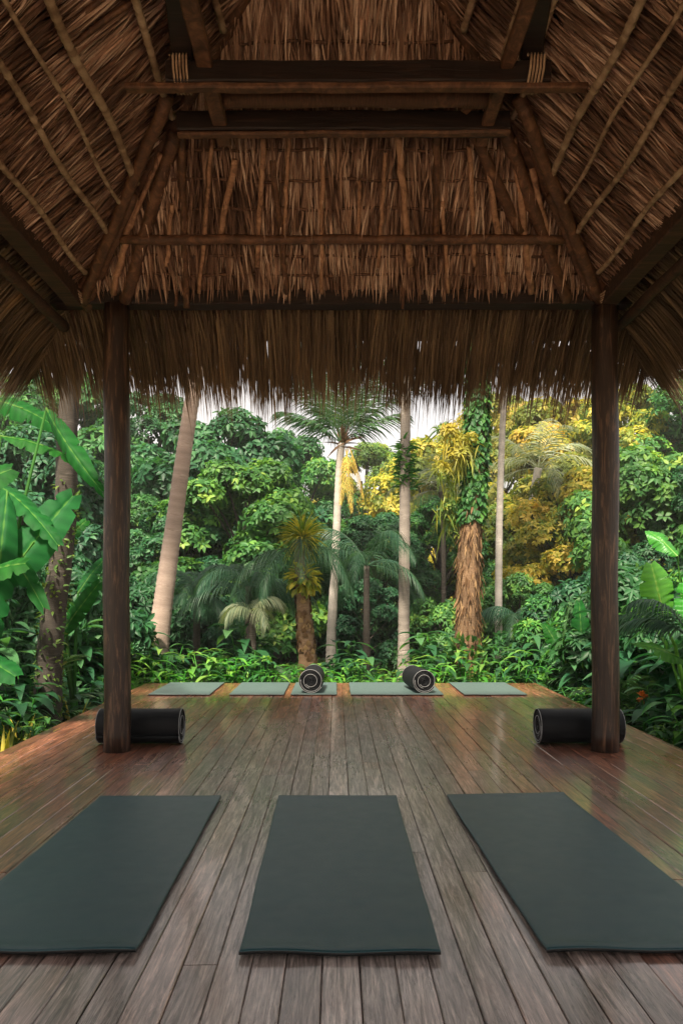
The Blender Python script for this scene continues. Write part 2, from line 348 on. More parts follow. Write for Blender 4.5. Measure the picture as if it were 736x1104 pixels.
# rim joist and joists beneath
for a, b_ in (((DX0, DY0, -.12), (DX0, DY1 - .02, -.12)), ((DX1, DY0, -.12), (DX1, DY1 - .02, -.12)), ((DX0, DY1 - .03, -.12), (DX1, DY1 - .03, -.12)), ((DX0, DY0 + .03, -.12), (DX1, DY0 + .03, -.12))): beam(mb, a, b_, .05, .17)
for k in range(28): yy = DY0 + .3 + k * .5; beam(mb, (DX0 + .04, yy, -.10), (DX1 - .04, yy, -.10), .05, .13, seg=2)
for k in range(10):
    for xx in (DX0 + .15, 0, DX1 - .15): beam(mb, (xx, DY0 + .4 + k * 1.4, -.9), (xx, DY0 + .4 + k * 1.4, -.17), .1, .1, seg=2)
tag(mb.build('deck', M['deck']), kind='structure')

# ------------------------------------------------------------------ PAVILION
T, SL = 3.27, .75                        # eave beam height, roof pitch
XL, XR, YB, YF = -1.95, 2.03, 5.50, -3.2
pav = empty('thatched_pavilion', (0, 1.2, 0))
tag(pav, 'open dark-timbered pavilion with palm-thatch roof standing over the wooden deck', 'pavilion')
pav.location = (0, 0, 0)
PX = [-1.60, 1.965]; POSTY = 5.42
def post(x, y, r, top=T - .02):
    mb = MB(); n = 26; pts = [(x + .006 * math.sin(i * .5), y, .0 + top * i / (n - 1)) for i in range(n)]
    tube(mb, pts, [r * (1.03 - .05 * i / (n - 1)) for i in range(n)], 24, .012, tint=random.random()); return mb.build('post', M['post'], pav)
post(PX[0], POSTY, .093); post(PX[1], POSTY, .095)
for x, y in ((XL, 1.2), (XR, 1.2), (XL, YF), (XR, YF), (0.03, YF)): post(x, y, .1)
beam(MB(), (0,0,0), (1,0,0), .1, .1)
def pbeam(name, a, b, w, h, m, **k): mb = MB(); beam(mb, a, b, w, h, **k); return mb.build(name, M[m], pav)
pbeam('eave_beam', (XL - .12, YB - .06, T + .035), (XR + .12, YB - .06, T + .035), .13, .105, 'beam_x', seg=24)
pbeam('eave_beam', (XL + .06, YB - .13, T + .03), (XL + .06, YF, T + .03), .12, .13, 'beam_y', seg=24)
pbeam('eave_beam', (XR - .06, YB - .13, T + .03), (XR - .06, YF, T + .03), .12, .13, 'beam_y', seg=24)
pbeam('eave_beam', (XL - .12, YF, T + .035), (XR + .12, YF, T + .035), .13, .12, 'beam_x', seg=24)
# tie beams, stacked pair with a log between; thin paler plates paint lit lower edges
pbeam('tie_beam', (GX(136, 3.86), 3.86, 3.783), (GX(632, 3.86), 3.86, 3.783), .055, .032, 'pole', seg=16)
pbeam('tie_beam', (GX(180, 3.86), 3.865, 3.85), (GX(592, 3.86), 3.875, 3.855), .09, .11, 'beam_x', seg=16)
pbeam('tie_beam', (GX(192, 4.28), 4.28, 3.86), (GX(548, 4.28), 4.28, 3.86), .09, .11, 'beam_x', seg=16)
pbeam('tie_beam', (GX(192, 4.28), 4.275, 3.795), (GX(548, 4.28), 4.26, 3.797), .05, .022, 'pole', seg=16)
mb = MB(); tube(mb, lerp_pts((GX(228, 4.12), 4.12, 3.90), (GX(540, 4.12), 4.12, 3.90), 14, .005), .045, 10, .03); mb.build('crossbar', M['pole'], pav)
# longitudinal straps and queen posts
for x0, x1, w in ((-.70, -.66, .085), (.92, .86, .07)): pbeam('strap_beam', (x0, 3.0, 3.965 if x0 > 0 else 3.975), (x1, 4.40, 3.83), w, .05, 'pole')
pbeam('strut', (GX(500, 4.2), 4.22, 3.90), (GX(548, 3.98), 3.98, 3.99), .06, .04, 'pole')
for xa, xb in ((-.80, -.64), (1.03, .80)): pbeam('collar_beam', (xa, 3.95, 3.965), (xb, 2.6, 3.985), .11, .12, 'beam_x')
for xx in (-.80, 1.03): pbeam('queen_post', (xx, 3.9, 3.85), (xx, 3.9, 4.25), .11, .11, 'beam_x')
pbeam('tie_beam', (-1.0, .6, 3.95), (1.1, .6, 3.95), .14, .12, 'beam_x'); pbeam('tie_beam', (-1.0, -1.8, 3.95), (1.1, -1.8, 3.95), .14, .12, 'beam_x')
XM = (XL + XR) / 2; HW = (XR - XL) / 2; RZ = T + SL * HW
pbeam('ridge_beam', (XM, YB - HW, RZ - .08), (XM, YF + HW, RZ - .08), .12, .12, 'beam_y')

IH = math.hypot(1, SL); cu, su = 1 / IH, SL / IH     # up-slope unit: horizontal cu, rise su
def slope_pt(side, u, v, n=0.0):
    """u along the eave (metres), v up the slope (negative = overhang), n towards the inside"""
    h = v * cu; z = T + .10 + v * su - n * cu
    if side == 'back': return (XL + u, YB - h - n * su, z)
    if side == 'front': return (XL + u, YF + h + n * su, z)
    if side == 'left': return (XL + h + n * su, YB - u, z)
    return (XR - h - n * su, YB - u, z)
def sl_axes(side):
    U = {'back': (1, 0, 0), 'front': (1, 0, 0), 'left': (0, -1, 0), 'right': (0, -1, 0)}[side]
    Vv = {'back': (0, -cu, su), 'front': (0, cu, su), 'left': (cu, 0, su), 'right': (-cu, 0, su)}[side]
    Nn = {'back': (0, -su, -cu), 'front': (0, su, -cu), 'left': (su, 0, -cu), 'right': (-su, 0, -cu)}[side]
    return np.array(U, float), np.array(Vv, float), np.array(Nn, float)
def O(side): return np.array(slope_pt(side, 0, 0, 0))
LEN = {'back': XR - XL, 'front': XR - XL, 'left': YB - YF, 'right': YB - YF}
VT = HW * IH

# outer covering (closed shell) : one mesh, two skins
OV = .42
def shell(n_off):
    z0 = -OV; pts = {}
    def c(side, u, v): return slope_pt(side, u, v, n_off)
    e = OV * cu
    zb = T + .10 - OV * su - n_off * cu; zr = T + .10 + VT * su - n_off * cu; q = n_off * su
    A = (XL - e + q, YB + e - q, zb); B = (XR + e - q, YB + e - q, zb); Cc = (XR + e - q, YF - e + q, zb); Dd = (XL - e + q, YF - e + q, zb)
    E = (XM, YB - HW, zr); Ff = (XM, YF + HW, zr); return [A, B, Cc, Dd, E, Ff]
SHF = [(0, 1, 4), (1, 2, 5, 4), (2, 3, 5), (3, 0, 4, 5)]
mb = MB(); mb.add(shell(-.03), SHF, .1, smooth=False); mb.add(shell(-.24), [f[::-1] for f in SHF], .4, smooth=False)
A = shell(-.03); B = shell(-.24); mb.add(A[:4] + B[:4], [(k, (k+1) % 4, 4 + (k+1) % 4, 4 + k) for k in range(4)], .2, smooth=False)
mb.build('roof_covering', M['thatch'], pav)

def thatch(side, n, vmax, u0, u1, length, bundle, course, wid=(.006, .013), amp=.03, shag=.03, jit=.10, vmin=.05, tight=.8, grav=.12):
    U, Vv, Nn = sl_axes(side); L = LEN[side]; o = O(side); mb = MB()
    v = rng.uniform(vmin, vmax, n); u = rng.uniform(u0, u1, n); bi0 = np.floor(u / bundle); u = np.where(rng.random(n) < .85, (bi0 + .5 + (u / bundle - bi0 - .5) * tight) * bundle, u)
    ok = (u > v * cu - .04) & (u < L - v * cu + .04); u, v = u[ok], v[ok]; n = len(u)
    ph = rng.uniform(.75, 1.25)
    # gather strands into bundles and courses
    bi = np.floor(u / bundle); bf = u / bundle - bi
    prof = amp * (1 - (2 * bf - 1) ** 2)
    ci = np.floor(v / course + .35 * np.sin(bi * 12.9898) * 1.0); 
    cf = np.mod(v / course + .35 * np.sin(bi * 12.9898), 1)
    v2 = v - cf * course + course * (.97 + rng.normal(0, .10, n))      # roots near the top of their course
    off = prof + rng.uniform(-.025, .015, n) - .012 * np.mod(ci, 2)
    P0 = o + U * u[:, None] + Vv * v2[:, None] + Nn * off[:, None]
    d = -Vv[None] + U * (rng.normal(0, jit, n) + .12 * np.sin(bi * 7.1))[:, None] + Nn * rng.uniform(0, shag * 6, n)[:, None] * .4
    S = U[None] + Nn * rng.normal(0, .6, n)[:, None]
    tint = np.clip(rng.random(n) ** 1.4 * .6 + .5 * np.mod(np.sin(bi * 78.233 + ci * 3.7) * 43758.5, 1) - .05, 0, 1)
    LL = length * rng.uniform(.6, 1.2, n); LL = np.minimum(LL, np.maximum(.05, v2 + .01))
    ribbons(mb, P0, d, S, LL, rng.uniform(*wid, n), seg=3, grav=grav, tint=tint, taper=8, base=.75, wav=.07)
    return mb
thatch('back', 22000, VT, 0, LEN['back'], .30, .075, .165, wid=(.005, .018), amp=.05, shag=.26, jit=.13, vmin=.17, tight=.75, grav=.35).build('roof_thatch', M['thatch'], pav)
for s_ in ('left', 'right'):
    mb = thatch(s_, 26000, VT, 0, 3.6, .46, .115, .36, wid=(.006, .016), amp=.075, shag=.04, jit=.045, tight=.66)
    mb2 = thatch(s_, 9000, VT, 3.6, LEN[s_], .6, .12, .42, wid=(.02, .04), amp=.05)
    mb.v += mb2.v; mb.t += mb2.t; mb.f += [tuple(i + mb.n for i in f) for f in mb2.f]; mb.sm += mb2.sm; mb.n += mb2.n
    mb.build('roof_thatch', M['thatch'], pav)
thatch('front', 5000, VT, 0, LEN['front'], .4, .1, .3, wid=(.02, .04)).build('roof_thatch', M['thatch'], pav)

def fringe(side, n, u0, u1, wid=(.006, .013)):
    U, Vv, Nn = sl_axes(side); o = O(side); mb = MB()
    u = rng.uniform(u0, u1, n); v = rng.uniform(-.52, -.03, n)
    kk = np.floor(u / .045).astype(int); cl = .05 * np.sin(u * 5.3) + .06 * np.sin(u * 13.1 + 1) + .12 * (np.mod(np.sin(kk * 91.17) * 4375.3, 1) - .5)
    off = rng.uniform(-.03, .025, n)
    P0 = o + U * u[:, None] + Vv * v[:, None] + Nn * off[:, None]
    d = -Vv[None] + U * rng.normal(0, .05, n)[:, None] + Nn * rng.uniform(0, .06, n)[:, None]
    S = U[None] + Nn * rng.normal(0, .7, n)[:, None]
    endv = .90 + .14 * rng.random(n) + cl * .8
    L = np.clip(endv + v + rng.normal(-.06, .13, n) + np.where(rng.random(n) < .12, rng.uniform(.04, .2, n), 0), .12, .78)
    tint = np.clip(rng.random(n) * .7 + .3 * (np.sin(u * 31) * .5 + .5), 0, 1)
    ribbons(mb, P0, d, S, L, rng.uniform(*wid, n), seg=5, grav=.75, tint=tint, taper=2.6, base=.8, wav=.03)
    return mb
e = .5
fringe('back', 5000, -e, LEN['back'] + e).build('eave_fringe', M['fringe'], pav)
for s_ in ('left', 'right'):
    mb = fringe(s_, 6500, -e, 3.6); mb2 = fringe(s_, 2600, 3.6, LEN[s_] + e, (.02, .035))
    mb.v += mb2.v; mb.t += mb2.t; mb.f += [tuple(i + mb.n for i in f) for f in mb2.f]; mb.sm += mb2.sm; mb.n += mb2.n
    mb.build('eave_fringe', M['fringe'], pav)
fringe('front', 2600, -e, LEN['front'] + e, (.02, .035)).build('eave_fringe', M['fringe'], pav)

def rafter(a, b, r, m='pole', name='rafter', n=12, wob=.006):
    mb = MB(); tube(mb, lerp_pts(a, b, n, wob), [r * random.uniform(.9, 1.1) for _ in range(n)], 9, .04, tint=random.random()); return mb.build(name, M[m], pav)
IN = .135
# thin sticks up the back slope
for k in range(16):
    u0 = .35 + k * .215 + random.uniform(-.05, .05); cxx = LEN['back'] / 2; v1 = random.uniform(.7, 1.3); u1 = u0 + (cxx - u0) * .18 * v1 + random.uniform(-.06, .06)
    v0 = random.choice([.1, .1, .3, .5]); v1 = min(v1, min(u1, LEN['back'] - u1) / cu - .05)
    if v1 > v0 + .2: rafter(slope_pt('back', u0, v0, .15), slope_pt('back', u1, v1, .16), random.uniform(.012, .024), m='pole_light', name='rib', n=12, wob=.006)
# hips
rafter(slope_pt('back', .05, .03, IN), (XM - .05, YB - HW, RZ - .02), .045); rafter(slope_pt('back', LEN['back'] - .05, .03, IN), (XM + .05, YB - HW, RZ - .02), .045)
rafter((XL, YF, T + .1), (XM, YF + HW, RZ - .03), .05); rafter((XR, YF, T + .1), (XM, YF + HW, RZ - .03), .05)
# rafters on the back slope, some leaning
for u0, v0, u1, v1, r in ((.42, .04, .98, 1.15, .042), (.86, .0, 1.02, 1.2, .024), (3.62, .04, 2.95, 1.2, .042), (3.18, .55, 2.68, 1.3, .036), (3.80, .1, 3.0, 1.3, .030),
                          (2.62, .5, 2.55, 1.3, .024), (1.60, .1, 1.56, 1.0, .020)):
    rafter(slope_pt('back', u0, v0, IN + .02), slope_pt('back', u1, v1, IN + .02), r)
# rafters on the side slopes near the corners
for s_ in ('left', 'right'):
    for u0, v0, u1, v1, r in ((.12, .02, 1.35, 1.15, .040), (.03, .02, .8, .72, .034), (2.6, .02, 2.6, 2.2, .04), (4.6, .02, 4.6, 2.4, .04), (6.6, .02, 6.6, 2.0, .04)):
        rafter(slope_pt(s_, u0, v0, IN + .02), slope_pt(s_, u1, v1, IN + .02), r)
# purlin across the back slope, and thin battens tying each course
rafter(slope_pt('back', .50, .51, IN + .05), slope_pt('back', LEN['back'] - .50, .51, IN + .05), .030, name='purlin', n=22)
for v in (.22, .36, .68, .86, 1.04, 1.3, 1.6, 1.9):
    h = v * cu; rafter(slope_pt('back', h + .1, v, .115), slope_pt('back', LEN['back'] - h - .1, v, .115), .009, name='batten', n=20, wob=.01)
def ropepole(side, v, u0, u1, r):
    mb = MB(); n = int((u1 - u0) / .022); pts = []
    for i in range(n):
        u = u0 + (u1 - u0) * i / (n - 1); pts.append(slope_pt(side, u, v + .012 * math.sin(u * 5 + v * 9), IN + .01 + .006 * math.sin(u * 9)))
    tube(mb, pts, [r * (1.0 + (.28 if i % 2 == 0 else 0) + random.uniform(-.08, .12)) for i in range(n)], 8, .12); mb.build('batten', M['rope'], pav)
for s_ in ('left', 'right'):
    for a, r in ((.18, .014), (.44, .015), (.62, .010), (.78, .018), (1.14, .017), (1.30, .010), (1.56, .016), (1.85, .012), (2.1, .016)): ropepole(s_, a, a * cu + .25, 5.4, r)
    for k in range(30):
        u0 = .115 * (k + 1) + random.uniform(-.01, .01); v1 = min(VT - .05, (u0 + .02) / cu)
        if k % 3 and v1 > .25: rafter(slope_pt(s_, u0, .06, .095), slope_pt(s_, u0 + random.uniform(-.04, .04), v1 - .05, .095), random.uniform(.007, .013), name='rib', n=16, wob=.008)
    rafter(slope_pt(s_, -.1, -.20, .10), slope_pt(s_, LEN[s_] + .1, -.20, .10), .040, m='beam_y', name='purlin', n=30)
# loose hanging slats tied on the beam
for px_, y0, y1 in ((190, 258, 330), (434, 258, 333), (293, 250, 300)):
    pbeam('slat', P(px_, y0, 5.2), P(px_, y1, 5.38), .02, .008, 'pole')
# twisted lashings where rafters meet beams
def lashing(p, r, ax):
    mb = MB(); d, s, n = frame(ax); pts = []
    for i in range(64):
        a = i / 12 * 2 * math.pi; q = Vector(p) + d * (i / 64 - .5) * .09 + (s * math.cos(a) + n * math.sin(a)) * r; pts.append(q)
    tube(mb, pts, .006, 5); mb.build('lashing', M['rope'], pav)
for px_ in (196, 574): lashing((GX(px_, 3.86), 3.88, 3.89), .105, (1, 0, 0))
lashing(slope_pt('back', .12, .10, IN), .07, (1, -1, .75)); lashing(slope_pt('back', LEN['back'] - .12, .10, IN), .07, (-1, -1, .75))

# ------------------------------------------------------------------ YOGA MATS
def yoga_mat(corners, th, label, m, group, lip=.0):
    """corners: near-left, near-right, far-right, far-left (x, y)"""
    nl, nr, fr, fl = [Vector((*c, 0)) for c in corners]; cen = (nl + nr + fr + fl) / 4; nu, nv = 26, 50
    W = (nr - nl).length; H = (fl - nl).length; rim = .006
    def pt(a, b): return nl.lerp(nr, a).lerp(fl.lerp(fr, a), b) - cen
    us = [0, rim * .35 / W, rim / W] + [rim / W + (1 - 2 * rim / W) * i / nu for i in range(1, nu)] + [1 - rim / W, 1 - rim * .35 / W, 1]
    vs_ = [0, rim * .35 / H, rim / H] + [rim / H + (1 - 2 * rim / H) * i / nv for i in range(1, nv)] + [1 - rim / H, 1 - rim * .35 / H, 1]
    z0 = .0035; V = []; 
    def edge(k, n): return min(k, n - 1 - k)
    for j, b in enumerate(vs_):
        for i, a in enumerate(us):
            q = min(edge(i, len(us)), edge(j, len(vs_))); z = th - (rim * .8 if q == 0 else rim * .2 if q == 1 else 0)
            p = pt(a, b); d = b * H; curl = lip * math.exp(-(d / .05) ** 2) * (1 + .35 * math.sin(a * 9)) + lip * .6 * math.exp(-((1 - b) * H / .04) ** 2)
            z += .0008 * math.sin(a * 11 + b * 5) * math.cos(b * 17) + curl
            V.append((p.x + .0015 * math.sin(b * 14), p.y + .002 * math.sin(a * 7), z0 + z))
    nu_, nv_ = len(us), len(vs_)
    Fc = [(j*nu_+i, j*nu_+i+1, (j+1)*nu_+i+1, (j+1)*nu_+i) for j in range(nv_-1) for i in range(nu_-1)]
    ring = [i for i in range(nu_)] + [j*nu_+nu_-1 for j in range(1, nv_)] + [(nv_-1)*nu_+i for i in range(nu_-2, -1, -1)] + [j*nu_ for j in range(nv_-2, 0, -1)]
    mb = MB(); nV = len(V); Vb = [(V[i][0], V[i][1], V[i][2] - th + .007) for i in ring]; k = len(ring)
    Fb = [(ring[i], nV + i, nV + (i+1) % k, ring[(i+1) % k]) for i in range(k)] + [tuple(nV + i for i in range(k))[::-1]]
    mb.add(V + Vb, Fc + Fb, .5); o = mb.build('yoga_mat', M[m], loc=(cen.x, cen.y, 0)); o.data.materials.append(M['matedge'])
    mi = [0] * len(Fc) + [1] * len(Fb); o.data.polygons.foreach_set('material_index', mi); o.data.update()
    return tag(o, label, 'yoga mat', group)
G1, G2 = 'large dark teal yoga mats laid out in front', 'small grey-green yoga mats along the far deck edge'
yoga_mat([(-1.325, 2.335), (-.632, 2.345), (-.642, 4.14), (-1.314, 4.13)], .017, 'large dark teal yoga mat lying in front on the left side of the deck', 'mat', G1, .008)
yoga_mat([(-.305, 2.33), (.330, 2.33), (.337, 4.14), (-.322, 4.14)], .017, 'large dark teal yoga mat in the middle between the two other large mats', 'mat', G1, .008)
yoga_mat([(.667, 2.345), (1.355, 2.35), (1.29, 4.21), (.62, 4.16)], .017, 'large dark teal yoga mat lying in front on the right side of the deck', 'mat', G1, .008)
for a, b_, l, y1 in ((-2.11, -1.42, 'grey-green yoga mat at the far left corner of the deck', 9.45), (-1.20, -.585, 'empty grey-green yoga mat just left of the mat with the left rolled mat', 9.45),
                 (-.51, .01, 'narrow grey-green yoga mat under the left one of the two far rolls', 9.45), (.165, 1.21, 'extra wide grey-green yoga mat with a roll on its right end', 9.45),
                 (1.44, 2.15, 'grey-green yoga mat at the far right corner of the deck', 9.45)):
    yoga_mat([(a, 8.34), (b_, 8.34), (b_, y1), (a, y1)], .016, l, 'mat_grey', G2)

def rolled(name, loc, rz, length, rad, label, cat, group, pip='piping', topmat='roll'):
    root = empty(name, loc, rz); tag(root, label, cat, group)
    th, pitch, turns = .0115, .0172, 7.2; n = 230; r1 = rad
    cs = []
    for i in range(n + 1):
        a = -turns * 2 * math.pi * (1 - i / n); r = r1 - pitch * turns * (1 - i / n); cs.append((a - .5, r))
    ys_ = [-.5, -.495, -.48] + [-.48 + .96 * k / 10 for k in range(1, 10)] + [.48, .495, .5]
    V = []; 
    for y in ys_:
        edge_in = .004 if abs(y) > .499 else .001 if abs(y) > .49 else 0
        for inner in (0, 1):
            for a, r in cs:
                rr = r - (th - edge_in if inner else edge_in); q = 1 + .012 * math.sin(a * 2 + 1) * (1 + .4 * math.sin(y * 9))
                px_, pz_ = math.cos(a) * rr * q, math.sin(a) * rr * q
                pz_ = max(pz_, -rad * .985)
                V.append((px_, y * length + .002 * math.sin(a * 1.7) * (1 if y > 0 else -1), pz_ + rad))
    m_ = n + 1; s2 = 2 * m_; Fc = []
    for j in range(len(ys_) - 1):
        for i in range(n):
            a0 = j * s2 + i; b0 = (j+1) * s2 + i; Fc.append((a0, a0+1, b0+1, b0)); c0 = a0 + m_; d0 = b0 + m_; Fc.append((c0, d0, d0+1, c0+1))
        for i in (0, n): a0 = j*s2+i; b0 = (j+1)*s2+i; Fc.append((a0, b0, b0+m_, a0+m_) if i == 0 else (a0, a0+m_, b0+m_, b0))
    for i in range(n):
        Fc.append((i, i+m_, i+m_+1, i+1)); b0 = (len(ys_)-1)*s2+i; Fc.append((b0, b0+1, b0+m_+1, b0+m_))
    mb = MB(); mb.add(V, Fc, .5); mb.build('roll', M[topmat], root)
    mb = MB()
    rc = rad - pitch * turns - .004
    tube(mb, [(0, -length/2 + .012, rad), (0, length/2 - .012, rad)], max(rc, .02), 16); mb.build('core', M['roll'], root)
    for sy in (-1, 1):
        for q0, q1 in ((.80, 1.0), (.40, .56)):
            mb = MB(); pts = []
            for i in range(int(n * q0), int(n * q1) + 1):
                a, r = cs[i]; pts.append((math.cos(a) * (r - .003), sy * (length/2 + .001), max(math.sin(a) * (r - .003), -rad * .97) + rad))
            tube(mb, pts, .0030, 5); mb.build('edge_piping', M[pip], root)
    return root
G3 = 'black rolled mats lying beside the two posts'
rolled('rolled_mat', (-1.495, 5.70, -.0015), R(-90), .625, .14, 'thick black rolled mat lying behind the left post', 'rolled mat', G3)
rolled('rolled_mat', (1.86, 5.70, -.0015), R(90), .625, .14, 'thick black rolled mat lying behind the right post', 'rolled mat', G3)
G4 = 'small rolled mats on the far yoga mats'
rolled('rolled_mat', (-.275, 8.70, .0182), R(-2), .60, .142, 'dark grey rolled mat with spiral end on the narrow far mat, straight ahead', 'rolled mat', G4, pip='piping_dark', topmat='roll_grey')
rolled('rolled_mat', (.965, 8.70, .0182), R(7), .60, .138, 'dark grey rolled mat on the right end of the wide far mat', 'rolled mat', G4, pip='piping_dark', topmat='roll_grey')

# ------------------------------------------------------------------ PLANT BUILDERS
def frond(mb, base, az, el, length, droop=1.4, nl=34, ll=.42, lw=.03, hang=1.0, tint=None, stem=.012, tw=0.0):
    n = 14; p = Vector(base); d = Vector((math.cos(az) * math.cos(el), math.sin(az) * math.cos(el), math.sin(el))); pts = [p.copy()]; ds = [d.copy()]
    for i in range(n):
        p = p + d * (length / n); d = (d + Vector((0, 0, -1)) * droop / n * (.5 + i / n)).normalized(); pts.append(p.copy()); ds.append(d.copy())
    tube(mb, pts, [stem * (1 - .8 * i / n) for i in range(n + 1)], 5, tint=.7, caps=False)
    side0 = Vector((-math.sin(az), math.cos(az), tw)).normalized()
    P0, Dd, Ss, Ll = [], [], [], []
    for sgn in (-1, 1):
        for k in range(nl):
            t = .14 + .86 * (k + random.random() * .6) / nl; x = t * n; i = min(int(x), n - 1); q = pts[i].lerp(pts[i + 1], x - i); dd = ds[i]
            out_ = (side0 * sgn * (1.0 - .45 * t) + dd * (.45 + .9 * t) + Vector((0, 0, random.uniform(.0, .25) - .15 * hang))).normalized()
            P0.append(q); Dd.append(out_); Ss.append(dd); Ll.append(ll * (math.sin(math.pi * min(1, .12 + t * .86)) ** .55) * random.uniform(.8, 1.1))
    ribbons(mb, np.array(P0), np.array(Dd), np.array(Ss), np.array(Ll), lw, seg=4, grav=1.3 * hang, tint=np.clip(rng.random(len(P0)) * .8 + (.1 if tint is None else tint), 0, 1), taper=2.2)
    return mb

def trunk(pts, rads, m, parent, sides=14, steps=40, ring=.05, rough=.03, name='trunk'):
    """curved trunk through pts (world, relative to parent)"""
    P_ = [Vector(p) for p in pts]; n = len(P_); out_ = []; rr = []
    for s in range(steps + 1):
        x = s / steps * (n - 1); i = min(int(x), n - 2); f = x - i
        p0, p1, p2, p3 = P_[max(i-1, 0)], P_[i], P_[i+1], P_[min(i+2, n-1)]
        q = .5 * ((2*p1) + (p2-p0)*f + (2*p0-5*p1+4*p2-p3)*f*f + (-p0+3*p1-3*p2+p3)*f**3); out_.append(q); rr.append(rads[i] * (1-f) + rads[i+1] * f)
    mb = MB(); tube(mb, out_, rr, sides, rough, ringamp=ring); return mb.build(name, M[m], parent), out_, rr

def rel(root, pts): return [Vector(p) - Vector(root.location) for p in pts]

def palm(label, base, pts, rads, bark, nf, fl, leafm='palm', ll=.45, steps=60, ring=.07, el=(.1, 1.3), droop=(1.2, 2.2), sub=False, nl=34, lw=.03, group=None, fr_list=None):
    root = empty('palm_tree', base); tag(root, label, 'palm tree', group or 'palm trees behind the deck')
    lp = rel(root, pts); trunk(lp, rads, bark, root, steps=steps, ring=ring); top = lp[-1]
    fr = fr_list or [(k * 2.39996 + random.uniform(-.2, .2), el[0] + (el[1] - el[0]) * (k / max(1, nf - 1)), fl * random.uniform(.85, 1.1)) for k in range(nf)]
    mb = MB(); shaft = MB()
    for az, e_, l_ in fr:
        one = MB(); frond(one, top, az, e_, l_, random.uniform(*droop), nl, ll, lw, 1.0)
        if sub: one.build('frond', M[leafm], root)
        else: mb.v += one.v; mb.t += one.t; mb.f += [tuple(i + mb.n for i in f) for f in one.f]; mb.sm += one.sm; mb.n += one.n
    if not sub: mb.build('crown', M[leafm], root)
    return root, top

def clump(mb, c, r, nros, nleaf, L, W, sq=.75, up=.35):
    """a billow of foliage: rosettes of leaves through the outer part of an ellipsoid"""
    c = np.array(c); d = norm(rng.normal(0, 1, (nros, 3))); d[:, 2] = np.where(d[:, 2] < -.35, -d[:, 2], d[:, 2])
    rad = r * rng.uniform(.45, 1.06, nros) ** .6; Pp = c + d * rad[:, None] * np.array([1, 1, sq])
    Pn = norm(d + np.array([0, 0, up]) + rng.normal(0, .25, (nros, 3)))
    a = rng.random((nros, nleaf)) * .6 + np.arange(nleaf)[None] * 2 * math.pi / nleaf
    t1 = norm(np.cross(Pn, np.array([.3, .9, .1]))); t2 = np.cross(Pn, t1)
    Dd = t1[:, None] * np.cos(a)[..., None] + t2[:, None] * np.sin(a)[..., None] + Pn[:, None] * rng.uniform(-.15, .55, (nros, nleaf))[..., None] + np.array([0, 0, -.25])
    P0 = np.repeat(Pp, nleaf, 0) + norm(Dd.reshape(-1, 3)) * L * .12
    Nm = np.repeat(Pn, nleaf, 0) + rng.normal(0, .25, (nros * nleaf, 3))
    ct = rng.uniform(-.2, .2); tint = np.clip(np.repeat(rng.random(nros), nleaf) * .6 + rng.random(nros * nleaf) * .4 + ct, 0, 1)
    leaves(mb, P0, Dd.reshape(-1, 3), Nm, L * rng.uniform(.7, 1.2, nros * nleaf), W * rng.uniform(.8, 1.2, nros * nleaf), tint)

def tree_proto(h, rx, nclump, L, W, low=.12, nros=55, nleaf=7, name='tree', seed=1, trunkm='bark_dark'):
    random.seed(seed); root = empty(name, (0, 0, 0))
    tp = [(0, 0, -.3), (random.uniform(-.2, .2), random.uniform(-.2, .2), h * .35), (random.uniform(-.3, .3), random.uniform(-.3, .3), h * .8)]
    mbt = MB(); tube(mbt, [Vector(tp[0]).lerp(Vector(tp[1]), i/8) for i in range(9)] + [Vector(tp[1]).lerp(Vector(tp[2]), i/8) for i in range(1, 9)], [h * .022 * (1 - .045 * i) for i in range(17)], 9, .06)
    mb = MB()
    for k in range(nclump):
        t = (k + .5) / nclump; z = h * (low + (1 - low) * t ** .85); a = k * 2.39996 + random.uniform(-.4, .4)
        prof = math.sin(math.pi * min(.97, .22 + .74 * t)) ** .6; rr = rx * prof * random.uniform(.45, 1.0)
        cx, cy = rr * math.cos(a), rr * math.sin(a); cr = rx * random.uniform(.28, .46) * (1.05 - .35 * t)
        clump(mb, (cx, cy, z - cr * .5), cr, int(nros * random.uniform(.8, 1.2)), nleaf, L, W)
        s = Vector(tp[0]).lerp(Vector(tp[2]), min(.95, max(.12, z / h * .75))); e_ = Vector((cx, cy, z - cr * .4))
        tube(mbt, [s.lerp(e_, i / 5) + Vector((0, 0, .08 * math.sin(i / 5 * 3.1))) for i in range(6)], [h * .008 * (1 - .13 * i) for i in range(6)], 5, .05)
    mbt.build('trunk', M[trunkm], root); mb.build('crown', M['leaf'], root); return root

